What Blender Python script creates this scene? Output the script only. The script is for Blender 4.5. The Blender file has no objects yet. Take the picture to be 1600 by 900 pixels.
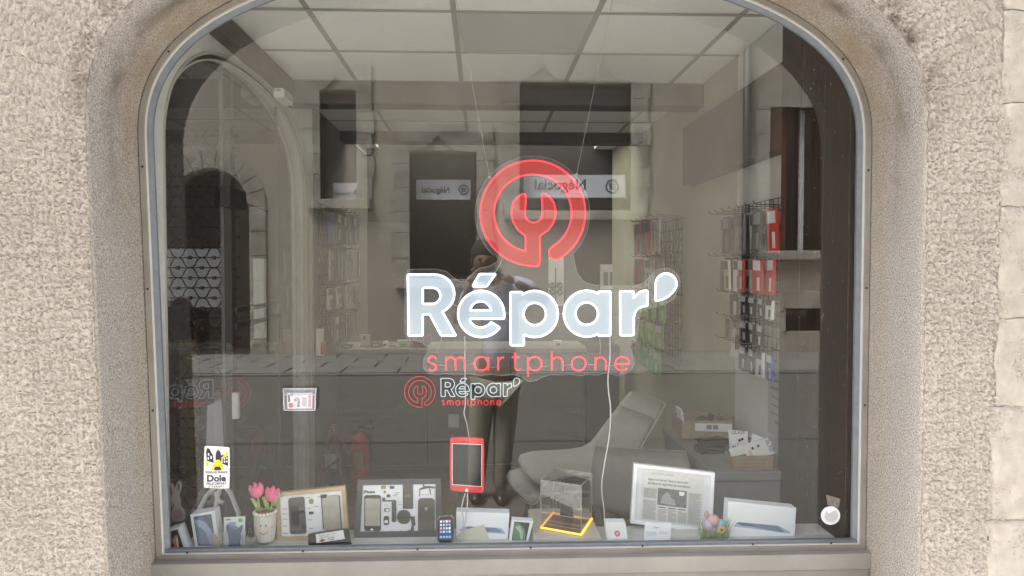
import bpy, bmesh, math, random
import numpy as np
from mathutils import Vector, Matrix, Euler, noise as mnoise
random.seed(7); NR = np.random.RandomState(5)
PI = math.pi
S = bpy.context.scene
C = S.collection

# ------------------------------------------------------------------ camera, world, sun, exposure
CAMZ = 1.55; F = 1180.0
YAW = math.radians(-2.28); PITCH = math.radians(90 - 1.84)
cd = bpy.data.cameras.new('camera'); cam = bpy.data.objects.new('camera', cd); C.objects.link(cam)
cam.location = (0, 0, CAMZ); cam.rotation_euler = (PITCH, 0, YAW)
cd.sensor_width = 36; cd.lens = 36 * F / 1600; cd.clip_start = 0.03; cd.clip_end = 500
S.camera = cam
W = bpy.data.worlds.new('World'); S.world = W; W.use_nodes = True
nt = W.node_tree; bg = nt.nodes['Background']
sky = nt.nodes.new('ShaderNodeTexSky'); sky.sky_type = 'NISHITA'; sky.sun_disc = False
SUN_EL, SUN_AZ = math.radians(62), math.radians(-64)
sky.sun_elevation = SUN_EL; sky.sun_rotation = SUN_AZ; sky.dust_density = 4; sky.ozone_density = 1; sky.air_density = 1
hs = nt.nodes.new('ShaderNodeHueSaturation'); hs.inputs['Saturation'].default_value = 0.35
nt.links.new(sky.outputs[0], hs.inputs['Color']); nt.links.new(hs.outputs[0], bg.inputs[0])
bg.inputs[1].default_value = 0.10
sd = bpy.data.lights.new('sun', 'SUN'); so = bpy.data.objects.new('sun', sd); C.objects.link(so)
sd.energy = 4.5; sd.angle = math.radians(32); sd.color = (1.0, 0.97, 0.935)
dv = Vector((math.sin(SUN_AZ) * math.cos(SUN_EL), math.cos(SUN_AZ) * math.cos(SUN_EL), math.sin(SUN_EL)))
so.rotation_euler = dv.to_track_quat('Z', 'Y').to_euler(); so.location = (0, 5, 15)
S.view_settings.view_transform = 'Standard'; S.view_settings.look = 'None'
S.view_settings.exposure = 2.75; S.view_settings.gamma = 1.0
S.cycles.max_bounces = 12; S.cycles.diffuse_bounces = 7; S.cycles.glossy_bounces = 5
S.cycles.transparent_max_bounces = 24; S.cycles.use_denoising = True
S.cycles.sample_clamp_indirect = 6

RM = cam.rotation_euler.to_matrix()
def at(px, py, Y):
    "world point on the plane y=Y seen at photograph pixel (px,py)"
    d = RM @ Vector(((px - 800) / F, (450 - py) / F, -1))
    t = Y / d.y
    return Vector((d.x * t, Y, CAMZ + d.z * t))
def atx(px, X):
    "depth y at which the plane x=X is seen at column px (mid height)"
    d = RM @ Vector(((px - 800) / F, 0.03, -1)); return X / d.x * d.y
GY = 2.35      # glass plane
VY = 13.0      # mirrored depth of the opposite facade
def op(px, py, Yv=VY):
    p = at(px, py, Yv); return Vector((p.x, 2 * GY - Yv, p.z))

# ------------------------------------------------------------------ materials
MATS = {}
def mat(name, col, rough=0.6, var=0.0, vs=20, bump=0.0, bs=80, metal=0.0, emit=None, es=1.0, col2=None, spec=0.5, coat=0.0, aniso=None):
    if name in MATS: return MATS[name]
    m = bpy.data.materials.new(name); m.use_nodes = True; MATS[name] = m
    n = m.node_tree; b = n.nodes['Principled BSDF']
    b.inputs['Roughness'].default_value = rough; b.inputs['Metallic'].default_value = metal
    b.inputs['Specular IOR Level'].default_value = spec; b.inputs['Coat Weight'].default_value = coat
    b.inputs['Base Color'].default_value = (*col, 1)
    if var or col2 or bump:
        tc = n.nodes.new('ShaderNodeTexCoord'); mp = n.nodes.new('ShaderNodeMapping')
        n.links.new(tc.outputs['Object'], mp.inputs[0])
        if aniso: mp.inputs['Scale'].default_value = aniso
    if var or col2:
        t = n.nodes.new('ShaderNodeTexNoise'); t.inputs['Scale'].default_value = vs; t.inputs['Detail'].default_value = 6
        t.inputs['Roughness'].default_value = 0.65
        n.links.new(mp.outputs[0], t.inputs['Vector'])
        r = n.nodes.new('ShaderNodeValToRGB')
        c2 = col2 or tuple(c * (1 - var) for c in col)
        c1 = col if col2 else tuple(min(1, c * (1 + var)) for c in col)
        r.color_ramp.elements[0].position = 0.32; r.color_ramp.elements[1].position = 0.68
        r.color_ramp.elements[0].color = (*c2, 1); r.color_ramp.elements[1].color = (*c1, 1)
        n.links.new(t.outputs['Fac'], r.inputs[0]); n.links.new(r.outputs[0], b.inputs['Base Color'])
        rr = n.nodes.new('ShaderNodeMapRange'); rr.inputs['To Min'].default_value = max(0, rough - .08); rr.inputs['To Max'].default_value = min(1, rough + .08)
        n.links.new(t.outputs['Fac'], rr.inputs[0]); n.links.new(rr.outputs[0], b.inputs['Roughness'])
    if bump:
        t = n.nodes.new('ShaderNodeTexNoise'); t.inputs['Scale'].default_value = bs; t.inputs['Detail'].default_value = 5
        n.links.new(mp.outputs[0], t.inputs['Vector'])
        bn = n.nodes.new('ShaderNodeBump'); bn.inputs['Strength'].default_value = bump; bn.inputs['Distance'].default_value = 0.01
        n.links.new(t.outputs['Fac'], bn.inputs['Height']); n.links.new(bn.outputs[0], b.inputs['Normal'])
    if emit:
        b.inputs['Emission Color'].default_value = (*emit, 1); b.inputs['Emission Strength'].default_value = es
    return m

def clear_mat(name, tint=(1, 1, 1), f0=0.04, haze=0.0, hazecol=(.8, .8, .8), film=None):
    "thin clear sheet: straight-through transparency + Fresnel mirror (+ a little dirt)"
    m = bpy.data.materials.new(name); m.use_nodes = True; n = m.node_tree; L = n.links
    for x in list(n.nodes): n.nodes.remove(x)
    out = n.nodes.new('ShaderNodeOutputMaterial')
    tr = n.nodes.new('ShaderNodeBsdfTransparent'); tr.inputs[0].default_value = (*tint, 1)
    gl = n.nodes.new('ShaderNodeBsdfGlossy'); gl.inputs['Roughness'].default_value = 0.0; gl.inputs[0].default_value = (1, 1, 1, 1)
    geo = n.nodes.new('ShaderNodeNewGeometry'); dot = n.nodes.new('ShaderNodeVectorMath'); dot.operation = 'DOT_PRODUCT'
    L.new(geo.outputs['Normal'], dot.inputs[0]); L.new(geo.outputs['Incoming'], dot.inputs[1])
    ab = n.nodes.new('ShaderNodeMath'); ab.operation = 'ABSOLUTE'; L.new(dot.outputs['Value'], ab.inputs[0])
    om = n.nodes.new('ShaderNodeMath'); om.operation = 'SUBTRACT'; om.inputs[0].default_value = 1; L.new(ab.outputs[0], om.inputs[1])
    pw = n.nodes.new('ShaderNodeMath'); pw.operation = 'POWER'; pw.inputs[1].default_value = 5; L.new(om.outputs[0], pw.inputs[0])
    ma = n.nodes.new('ShaderNodeMath'); ma.operation = 'MULTIPLY_ADD'; ma.inputs[1].default_value = 1 - f0; ma.inputs[2].default_value = f0
    L.new(pw.outputs[0], ma.inputs[0])
    mx = n.nodes.new('ShaderNodeMixShader'); L.new(ma.outputs[0], mx.inputs[0]); L.new(tr.outputs[0], mx.inputs[1]); L.new(gl.outputs[0], mx.inputs[2])
    last = mx
    if haze:
        df = n.nodes.new('ShaderNodeBsdfDiffuse'); df.inputs[0].default_value = (*hazecol, 1)
        m2 = n.nodes.new('ShaderNodeMixShader'); m2.inputs[0].default_value = haze
        L.new(last.outputs[0], m2.inputs[1]); L.new(df.outputs[0], m2.inputs[2]); last = m2
    L.new(last.outputs[0], out.inputs[0]); MATS[name] = m
    return m

# ------------------------------------------------------------------ mesh helpers
class MB:
    def __init__(s): s.v = []; s.f = []; s.m = []; s.mi = 0; s.T = None; s.sm = []; s.smooth = False
    def add(s, vs, fs):
        o = len(s.v)
        for v in vs:
            v = Vector(v)
            if s.T is not None: v = s.T @ v
            s.v.append(v)
        for f in fs: s.f.append([i + o for i in f]); s.m.append(s.mi); s.sm.append(s.smooth)
        return s
    def box(s, a, b, R=None):
        (x0, y0, z0), (x1, y1, z1) = a, b
        vs = [(x0, y0, z0), (x1, y0, z0), (x1, y1, z0), (x0, y1, z0), (x0, y0, z1), (x1, y0, z1), (x1, y1, z1), (x0, y1, z1)]
        if R is not None: vs = [R @ Vector(v) for v in vs]
        return s.add(vs, [(0, 3, 2, 1), (4, 5, 6, 7), (0, 1, 5, 4), (1, 2, 6, 5), (2, 3, 7, 6), (3, 0, 4, 7)])
    def bbox(s, a, b, r=0.003):
        "box with chamfered edges, via bmesh"
        bm = bmesh.new(); bmesh.ops.create_cube(bm, size=1)
        for v in bm.verts: v.co = Vector([(a[i] + b[i]) / 2 + v.co[i] * (b[i] - a[i]) for i in range(3)])
        bmesh.ops.bevel(bm, geom=list(bm.edges), offset=r, segments=2, profile=0.6, affect='EDGES')
        bm.verts.index_update()
        s.add([v.co for v in bm.verts], [[v.index for v in f.verts] for f in bm.faces]); bm.free(); return s
    def prism(s, poly, y0, y1):
        "poly: list of (x,z) counter-clockwise; faces -y at y0"
        n = len(poly)
        vs = [(p[0], y0, p[1]) for p in poly] + [(p[0], y1, p[1]) for p in poly]
        fs = [list(range(n)), list(range(2 * n - 1, n - 1, -1))] + [(i, i + n, (i + 1) % n + n, (i + 1) % n) for i in range(n)]
        return s.add(vs, fs)
    def tube(s, pts, r, n=8, closed=False, cap=True):
        pts = [Vector(p) for p in pts]; rings = []; N = len(pts)
        up = Vector((0, 1, 0))
        for i, p in enumerate(pts):
            a = pts[i - 1] if (i or closed) else p; b = pts[(i + 1) % N] if (i < N - 1 or closed) else p
            d = (b - a).normalized() if (b - a).length > 1e-9 else Vector((0, 0, 1))
            u = up if abs(d.dot(up)) < .95 else Vector((1, 0, 0))
            x = d.cross(u).normalized(); y = x.cross(d).normalized()
            rr = r[i] if isinstance(r, (list, tuple)) else r
            rings.append([p + (x * math.cos(2 * PI * k / n) + y * math.sin(2 * PI * k / n)) * rr for k in range(n)])
        vs = [v for g in rings for v in g]; fs = []
        for i in range(N if closed else N - 1):
            j = (i + 1) % N
            for k in range(n): fs.append((i * n + k, i * n + (k + 1) % n, j * n + (k + 1) % n, j * n + k))
        if not closed and cap: fs += [list(range(n))[::-1], [(N - 1) * n + k for k in range(n)]]
        sm = s.smooth; s.smooth = True; s.add(vs, fs); s.smooth = sm; return s
    def lathe(s, prof, c=(0, 0, 0), n=24):
        vs = []; fs = []
        for r, z in prof:
            for k in range(n): vs.append((c[0] + r * math.cos(2 * PI * k / n), c[1] + r * math.sin(2 * PI * k / n), c[2] + z))
        for i in range(len(prof) - 1):
            for k in range(n): fs.append((i * n + k, i * n + (k + 1) % n, (i + 1) * n + (k + 1) % n, (i + 1) * n + k))
        fs += [list(range(n))[::-1], [(len(prof) - 1) * n + k for k in range(n)]]
        sm = s.smooth; s.smooth = True; s.add(vs, fs); s.smooth = sm; return s
    def ball(s, c, r, n=12, sc=(1, 1, 1)):
        prof = [(math.sin(PI * i / n) * r * 1.0 + 1e-5, -math.cos(PI * i / n) * r) for i in range(n + 1)]
        o = len(s.v); T = s.T; s.T = None; s.lathe(prof, (0, 0, 0), 2 * n)
        for i in range(o, len(s.v)):
            v = s.v[i]; v = Vector((v.x * sc[0] + c[0], v.y * sc[1] + c[1], v.z * sc[2] + c[2])); s.v[i] = T @ v if T is not None else v
        s.T = T; return s
    def build(s, name, mats, parent=None, loc=None, rot=None):
        me = bpy.data.meshes.new(name); me.from_pydata([tuple(v) for v in s.v], [], s.f)
        for m in (mats if isinstance(mats, (list, tuple)) else [mats]): me.materials.append(m)
        me.polygons.foreach_set('material_index', s.m); me.polygons.foreach_set('use_smooth', s.sm)
        me.update()
        return link(name, me, parent, loc, rot)
def link(name, me, parent=None, loc=None, rot=None):
    o = bpy.data.objects.new(name, me); C.objects.link(o)
    if loc is not None: o.location = loc
    if rot is not None: o.rotation_euler = rot
    if parent is not None: o.parent = parent
    return o
def tag(o, label=None, cat=None, group=None, kind=None):
    if label: o['label'] = label
    if cat: o['category'] = cat
    if group: o['group'] = group
    if kind: o['kind'] = kind
    return o
def thing(name, label, cat, loc=(0, 0, 0), rz=0, group=None):
    o = bpy.data.objects.new(name, None); C.objects.link(o); o.location = loc; o.rotation_euler = (0, 0, rz); o.empty_display_size = .05
    return tag(o, label, cat, group)
def copy_thing(o, **kw):
    c = o.copy(); C.objects.link(c)
    for ch in o.children:
        d = ch.copy(); C.objects.link(d); d.parent = c
        for g in ch.children:
            e = g.copy(); C.objects.link(e); e.parent = d
    for k, v in kw.items():
        if k in ('loc',): c.location = v
        elif k == 'rot': c.rotation_euler = v
        elif k == 'scale': c.scale = v
        else: c[k] = v
    return c
def fill_mesh(loops, y0, y1, mi=0):
    "2-D region (x,z) with holes, extruded in y; returns MB"
    cu = bpy.data.curves.new('tmp', 'CURVE'); cu.dimensions = '2D'; cu.fill_mode = 'BOTH'; cu.extrude = abs(y1 - y0) / 2
    for lp in loops:
        sp = cu.splines.new('POLY'); sp.points.add(len(lp) - 1); sp.use_cyclic_u = True
        for p, q in zip(sp.points, lp): p.co = (q[0], q[1], 0, 1)
    o = bpy.data.objects.new('tmp', cu); C.objects.link(o)
    dg = bpy.context.evaluated_depsgraph_get(); me = bpy.data.meshes.new_from_object(o.evaluated_get(dg))
    mb = MB(); mb.mi = mi; ym = (y0 + y1) / 2
    mb.add([(v.co.x, ym - v.co.z, v.co.y) for v in me.vertices], [list(p.vertices) for p in me.polygons])
    bpy.data.objects.remove(o); bpy.data.meshes.remove(me); bpy.data.curves.remove(cu)
    return mb
def text_mb(body, size, y=0.0, extr=0.0, align='LEFT', bold=0.0, sx=1.0, spacing=1.0):
    "lettering facing -y in the x,z plane"
    cu = bpy.data.curves.new('tmp', 'FONT'); cu.body = body; cu.size = size; cu.align_x = align; cu.extrude = extr; cu.offset = bold
    cu.space_character = spacing; cu.resolution_u = 3
    o = bpy.data.objects.new('tmp', cu); C.objects.link(o)
    dg = bpy.context.evaluated_depsgraph_get(); me = bpy.data.meshes.new_from_object(o.evaluated_get(dg))
    mb = MB(); mb.add([(v.co.x * sx, y - v.co.z, v.co.y) for v in me.vertices], [list(p.vertices) for p in me.polygons])
    bpy.data.objects.remove(o); bpy.data.meshes.remove(me); bpy.data.curves.remove(cu)
    return mb
def arc(cx, cy, r, a0, a1, n=24, ry=None):
    "pixel-space arc, angles in degrees, y down"
    ry = ry or r
    return [(cx + r * math.cos(math.radians(a0 + (a1 - a0) * i / n)), cy + ry * math.sin(math.radians(a0 + (a1 - a0) * i / n))) for i in range(n + 1)]
#@@END_HELPERS
# ------------------------------------------------------------------ base materials
def wall_mat():
    m = bpy.data.materials.new('roughcast_render'); m.use_nodes = True; n = m.node_tree; L = n.links; b = n.nodes['Principled BSDF']
    b.inputs['Roughness'].default_value = .95; b.inputs['Specular IOR Level'].default_value = .15
    uv = n.nodes.new('ShaderNodeUVMap'); sp = n.nodes.new('ShaderNodeSeparateXYZ'); L.new(uv.outputs[0], sp.inputs[0])
    tc = n.nodes.new('ShaderNodeTexCoord')
    def noi(sc, det=4, rough=.6, src=None):
        t = n.nodes.new('ShaderNodeTexNoise'); t.inputs['Scale'].default_value = sc; t.inputs['Detail'].default_value = det; t.inputs['Roughness'].default_value = rough
        L.new((src or tc.outputs['Object']), t.inputs['Vector']); return t
    def ramp(fac, stops):
        r = n.nodes.new('ShaderNodeValToRGB'); e = r.color_ramp.elements
        while len(e) < len(stops): e.new(.5)
        for x, (p, c) in zip(e, stops): x.position = p; x.color = c if len(c) == 4 else (*c, 1)
        L.new(fac, r.inputs[0]); return r
    def mix(f, a, c, mode='MIX'):
        x = n.nodes.new('ShaderNodeMix'); x.data_type = 'RGBA'; x.blend_type = mode
        if isinstance(f, float): x.inputs[0].default_value = f
        else: L.new(f, x.inputs[0])
        for i, s_ in ((6, a), (7, c)):
            if isinstance(s_, tuple): x.inputs[i].default_value = (*s_, 1)
            else: L.new(s_, x.inputs[i])
        return x.outputs[2]
    fine = noi(150, 3); big = noi(3.2, 5, .7); med = noi(38, 4)
    wallc = ramp(fine.outputs['Fac'], [(.34, (.30, .262, .222)), (.5, (.39, .348, .302)), (.64, (.46, .415, .362))])
    wallc = mix(.45, wallc.outputs[0], ramp(big.outputs['Fac'], [(.3, (.29, .255, .218)), (.7, (.42, .378, .332))]).outputs[0])
    revc = ramp(noi(220, 2).outputs['Fac'], [(.36, (.15, .135, .12)), (.5, (.325, .30, .27)), (.62, (.46, .43, .395))])
    revc = mix(.25, revc.outputs[0], ramp(med.outputs['Fac'], [(.3, (.26, .235, .205)), (.7, (.345, .315, .28))]).outputs[0])
    insd = n.nodes.new('ShaderNodeMapRange'); L.new(sp.outputs[0], insd.inputs[0]); insd.inputs[1].default_value = -.15; insd.inputs[2].default_value = -.21; insd.inputs[4].default_value = .55
    revc = mix(insd.outputs[0], revc, ramp(noi(220, 2).outputs['Fac'], [(.36, (.17, .14, .105)), (.5, (.30, .255, .20)), (.62, (.39, .34, .28))]).outputs[0])
    # uv.x = signed distance across the edge of the opening (m), uv.y = height (m)
    side = n.nodes.new('ShaderNodeMapRange'); L.new(sp.outputs[0], side.inputs[0]); side.inputs[1].default_value = .004; side.inputs[2].default_value = .007
    col = mix(side.outputs[0], revc, wallc)
    # brown weathering where rain runs over the head of the opening
    hi = n.nodes.new('ShaderNodeMapRange'); L.new(sp.outputs[1], hi.inputs[0]); hi.inputs[1].default_value = 1.55; hi.inputs[2].default_value = 2.1
    ins = n.nodes.new('ShaderNodeMapRange'); L.new(sp.outputs[0], ins.inputs[0]); ins.inputs[1].default_value = .05; ins.inputs[2].default_value = -.01
    mm = n.nodes.new('ShaderNodeMath'); mm.operation = 'MULTIPLY'; L.new(hi.outputs[0], mm.inputs[0]); L.new(ins.outputs[0], mm.inputs[1])
    dn = ramp(noi(9, 6, .7).outputs['Fac'], [(.38, (.25, .25, .25)), (.62, (1, 1, 1))])
    m2 = n.nodes.new('ShaderNodeMath'); m2.operation = 'MULTIPLY'; L.new(mm.outputs[0], m2.inputs[0]); L.new(dn.outputs[0], m2.inputs[1])
    m3 = n.nodes.new('ShaderNodeMath'); m3.operation = 'MULTIPLY'; m3.inputs[1].default_value = .62; L.new(m2.outputs[0], m3.inputs[0])
    inn = n.nodes.new('ShaderNodeMapRange'); L.new(sp.outputs[0], inn.inputs[0]); inn.inputs[1].default_value = -.09; inn.inputs[2].default_value = -.13
    mi_ = n.nodes.new('ShaderNodeMath'); mi_.operation = 'MULTIPLY'; L.new(inn.outputs[0], mi_.inputs[0]); L.new(m3.outputs[0], mi_.inputs[1])
    col = mix(mi_.outputs[0], col, (.205, .15, .10))
    wob = n.nodes.new('ShaderNodeMath'); wob.operation = 'MULTIPLY_ADD'; wob.inputs[1].default_value = .07; wob.inputs[2].default_value = -.035; L.new(noi(6, 3).outputs['Fac'], wob.inputs[0])
    us = n.nodes.new('ShaderNodeMath'); us.operation = 'ADD'; L.new(sp.outputs[0], us.inputs[0]); L.new(wob.outputs[0], us.inputs[1])
    us2 = n.nodes.new('ShaderNodeMath'); us2.operation = 'ADD'; L.new(us.outputs[0], us2.inputs[0]); us2.inputs[1].default_value = .3
    ln = ramp(us2.outputs[0], [(.13, (0, 0, 0)), (.18, (.8, .8, .8)), (.195, (.8, .8, .8)), (.26, (0, 0, 0))])
    ml = n.nodes.new('ShaderNodeMath'); ml.operation = 'MULTIPLY'; L.new(ln.outputs[0], ml.inputs[0]); L.new(m2.outputs[0], ml.inputs[1])
    col = mix(ml.outputs[0], col, (.11, .09, .07))
    # dark lichen band following the arris at the head
    band = ramp(sp.outputs[0], [(0.0, (0, 0, 0)), (.005, (1, 1, 1)), (.03, (1, 1, 1)), (.09, (0, 0, 0))])
    hi2 = n.nodes.new('ShaderNodeMapRange'); L.new(sp.outputs[1], hi2.inputs[0]); hi2.inputs[1].default_value = 1.75; hi2.inputs[2].default_value = 2.15
    b2 = n.nodes.new('ShaderNodeMath'); b2.operation = 'MULTIPLY'; L.new(band.outputs[0], b2.inputs[0]); L.new(hi2.outputs[0], b2.inputs[1])
    b3 = n.nodes.new('ShaderNodeMath'); b3.operation = 'MULTIPLY'; L.new(b2.outputs[0], b3.inputs[0]); L.new(ramp(noi(14, 6, .75).outputs['Fac'], [(.42, (0, 0, 0)), (.6, (.85, .85, .85))]).outputs[0], b3.inputs[1])
    col = mix(b3.outputs[0], col, (.13, .105, .085))
    # sparse dark specks coloured in for the shade in the grain's pits
    pit_shade = ramp(noi(170, 2).outputs['Fac'], [(.66, (0, 0, 0)), (.72, (.35, .35, .35))])
    col = mix(pit_shade.outputs[0], col, (.2, .17, .14))
    L.new(col, b.inputs['Base Color'])
    bp = n.nodes.new('ShaderNodeBump'); bp.inputs['Strength'].default_value = .7; bp.inputs['Distance'].default_value = .004
    L.new(fine.outputs['Fac'], bp.inputs['Height']); L.new(bp.outputs[0], b.inputs['Normal'])
    return m
M_wall = wall_mat()
M_frame = mat('beige_aluminium', (.27, .245, .215), .42, col2=(.20, .18, .155), vs=5, spec=.4, bump=.1, bs=150)
M_sill = mat('beige_aluminium_sill', (.215, .20, .18), .45, .14, 3, spec=.4, bump=.08, bs=120)
M_frame_light = mat('bare_aluminium_edge', (.62, .60, .57), .35, metal=.3)
M_bead = mat('blue_grey_glazing_bead', (.12, .135, .15), .4, .15, 30)
M_black = mat('black_gap', (.015, .014, .013), .8)
M_ceil = mat('ceiling_tile_white', (.93, .91, .87), .9, .03, 60)
M_rail = mat('ceiling_rail_grey', (.42, .40, .37), .5)
M_panel_off = mat('ceiling_panel_off', (.62, .62, .60), .3)
M_rail_white = mat('white_rail', (.75, .74, .7), .5)
M_plaster = mat('grey_plaster', (.70, .70, .68), .9, .08, 8, .6, 60)
M_green = mat('sage_beige_wall', (.47, .465, .35), .9, .07, 2.5, .15, 30)
M_greyw = mat('taupe_wall', (.22, .20, .18), .9, .06, 2)
M_white = mat('white_painted', (.74, .73, .71), .7, .04, 4)
M_wood = mat('dark_brown_wood', (.050, .028, .017), .5, col2=(.016, .010, .007), vs=7, aniso=(6, 6, .5), bump=.3, bs=40)
M_beam = mat('brown_grey_beam', (.12, .10, .085), .7, .15, 4)
M_floor2 = mat('pale_rear_floor', (.50, .47, .42), .5, .1, 3)
M_floor = mat('brown_floor_tile', (.17, .12, .085), .55, .25, 12)
M_asphalt = mat('asphalt', (.095, .09, .08), .9, .3, 14, .4, 120)
M_slab = mat('pale_paving', (.165, .158, .145), .85, .12, 3)
M_facade = mat('opposite_render', (.50, .455, .385), .95, col2=(.35, .31, .255), vs=.7, aniso=(1.6, 1, .7), bump=.3, bs=5)
M_stone = mat('weathered_stone', (.50, .48, .42), .95, col2=(.22, .20, .165), vs=2.2, bump=.5, bs=8)
M_dark = mat('dark_interior', (.02, .02, .022), .7)
M_iron = mat('black_iron', (.02, .02, .02), .5, metal=.4)

# ------------------------------------------------------------------ opening outline
SZ = 1.93; CX = .092; AX = 1.122; BZ = .55; NN = 2.35
def outline(inset=0.0, step=None, zlow=0.0, n_side=40, n_arc=90):
    "points (x,z) from lower left over the head to lower right; inset>0 goes inwards"
    pts = []
    for i in range(n_side): pts.append((-1.0, zlow + (SZ - zlow) * i / n_side))
    pts = []
    def lx(z): return CX - AX + (.034 * (SZ - z) / (SZ - .65) if z < SZ else 0)
    for i in range(n_side): z = zlow + (SZ - zlow) * i / n_side; pts.append((lx(z), z))
    for i in range(n_arc + 1):
        t = PI - PI * i / n_arc; c, s_ = math.cos(t), math.sin(t)
        pts.append((CX + AX * math.copysign(abs(c) ** (2 / NN), c), SZ + BZ * abs(s_) ** (2 / NN)))
    for i in range(1, n_side + 1): z = SZ - (SZ - zlow) * i / n_side; pts.append((CX + AX, z))
    P = np.array(pts); 
    # resample evenly
    d = np.r_[0, np.cumsum(np.hypot(*np.diff(P, axis=0).T))]
    N = int(d[-1] / step) if step else 260
    t = np.linspace(0, d[-1], N + 1); P = np.c_[np.interp(t, d, P[:, 0]), np.interp(t, d, P[:, 1])]
    T = np.gradient(P, axis=0); T /= np.linalg.norm(T, axis=1)[:, None]
    Nn = np.c_[T[:, 1], -T[:, 0]]        # inward normal (to the right of travel up the left side)
    return P + Nn * inset, Nn
def frame_sweep(name, mb_sections, parent, zlow):
    pass

# ------------------------------------------------------------------ shop front wall
def value_noise(nu, nv, cu, cv):
    g = NR.rand(int(nu / cu) + 3, int(nv / cv) + 3)
    x = np.arange(nu) / cu; y = np.arange(nv) / cv
    xi = x.astype(int); yi = y.astype(int); fx = (x - xi)[:, None]; fy = (y - yi)[None]
    fx = fx * fx * (3 - 2 * fx); fy = fy * fy * (3 - 2 * fy)
    a = g[np.ix_(xi, yi)]; b = g[np.ix_(xi + 1, yi)]; c = g[np.ix_(xi, yi + 1)]; d = g[np.ix_(xi + 1, yi + 1)]
    return (a * (1 - fx) + b * fx) * (1 - fy) + (c * (1 - fx) + d * fx) * fy
FY = 2.03; R0 = .009
facade = thing('shop_facade', 'roughcast beige street wall around the arched shop window', 'wall', (0, 2.2, 0))
def local(o, mb):
    off = -Vector(o.location)
    mb.v = [v + off for v in mb.v]; return mb
def build_wall():
    P, Nn = outline(0, step=.0036)
    prof = [(0.0, y, s) for y, s in zip(np.linspace(2.345, FY + R0, 56), np.linspace(-(2.345 - FY - R0), 0, 56))]
    for i in range(1, 13):
        a = PI / 2 * i / 13; prof.append((R0 * (1 - math.cos(a)), FY + R0 * (1 - math.sin(a)), R0 * a))
    for o in np.arange(R0 + .001, .30, .0036): prof.append((o, FY, R0 * PI / 2 + o - R0))
    for o in (.36, .4, .5, .7): prof.append((o, FY, .07 + o - R0))
    prof = np.array(prof); nu, nv = len(P), len(prof)
    nz = .6 * value_noise(nu, nv, 1.15, 1.3) + .40 * value_noise(nu, nv, 1.9, 2.3) + .05 * value_noise(nu, nv, 6, 6)
    nz = (nz - nz.mean()); grain = np.clip(nz * 2.6, -.62, .6)
    big = value_noise(nu, nv, 55, 40) - .5
    s = prof[:, 2][None]
    amp = np.where(s > .008, .0066, np.where(s > .0, .0016, .0010)) + 0 * nz
    amp = np.where((s > .004) & (s <= .008), .004, amp)
    disp = grain * amp + big * .003 * (s > -.25)
    disp[:, :3] = 0
    # surface normal in (offset, y): reveal faces inward (offset -), wall faces -y
    ang = np.clip(prof[:, 2] / (R0 * PI / 2), 0, 1) * PI / 2
    no, ny = -np.cos(ang), -np.sin(ang)
    off = prof[:, 0][None] + disp * no[None]
    yy = prof[:, 1][None] + disp * ny[None]
    X = P[:, 0][:, None] - Nn[:, 0][:, None] * off; Z = P[:, 1][:, None] - Nn[:, 1][:, None] * off
    V = np.stack([X, yy, Z], -1).reshape(-1, 3)
    i = np.arange(nu - 1)[:, None] * nv + np.arange(nv - 1)[None]
    Fq = np.stack([i, i + 1, i + nv + 1, i + nv], -1).reshape(-1, 4)
    V[:, 1] -= 2.2
    me = bpy.data.meshes.new('wall'); me.vertices.add(len(V)); me.vertices.foreach_set('co', V.ravel())
    me.loops.add(Fq.size); me.loops.foreach_set('vertex_index', Fq.ravel()); me.polygons.add(len(Fq))
    me.polygons.foreach_set('loop_start', np.arange(0, Fq.size, 4)); me.polygons.foreach_set('use_smooth', ((np.arange(len(Fq)) % (nv - 1)) < 66).tolist())
    me.update(calc_edges=True); me.validate()
    uv = me.uv_layers.new(name='UVMap'); uvs = np.stack([np.broadcast_to(s, (nu, nv)), Z], -1).reshape(-1, 2)
    vi = np.empty(len(me.loops), int); me.loops.foreach_get('vertex_index', vi); uv.data.foreach_set('uv', uvs[vi].ravel())
    me.materials.append(M_wall); link('roughcast_wall', me, facade)
    # plain wall further out, and the thickness behind
    mb = MB(); H = 3.3
    def bx(x0, z0, x1, z1, y0=FY + .012, y1=2.45): mb.box((x0, y0, z0), (x1, y1, z1))
    bx(-1.36, 0, -1.06, H); bx(1.24, 0, 6, H); bx(-6, 0, -2.55, H); bx(-2.55, 2.45, -1.36, H)
    bx(-1.06, 2.5, 1.24, H)
    mb.box((-1.06, 2.2, 0), (1.24, 2.44, .52))
    o = local(facade, mb).build('render_wall', M_wall, facade)
    # spandrels between the curved head and the square wall opening
    P, Nn = outline(-.07, step=.03)
    top = [(x, z) for x, z in P if z > SZ - .03 and -1.064 < x < 1.244]
    loop = top + [(1.245, 2.52), (-1.065, 2.52)]
    loop = [top[0]] + top[1:] + [(1.246, top[-1][1]), (1.246, 2.52), (-1.066, 2.52), (-1.066, top[0][1])]
    local(facade, fill_mesh([loop], FY + .02, 2.44)).build('head_wall', M_plaster, facade)
build_wall()
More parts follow.
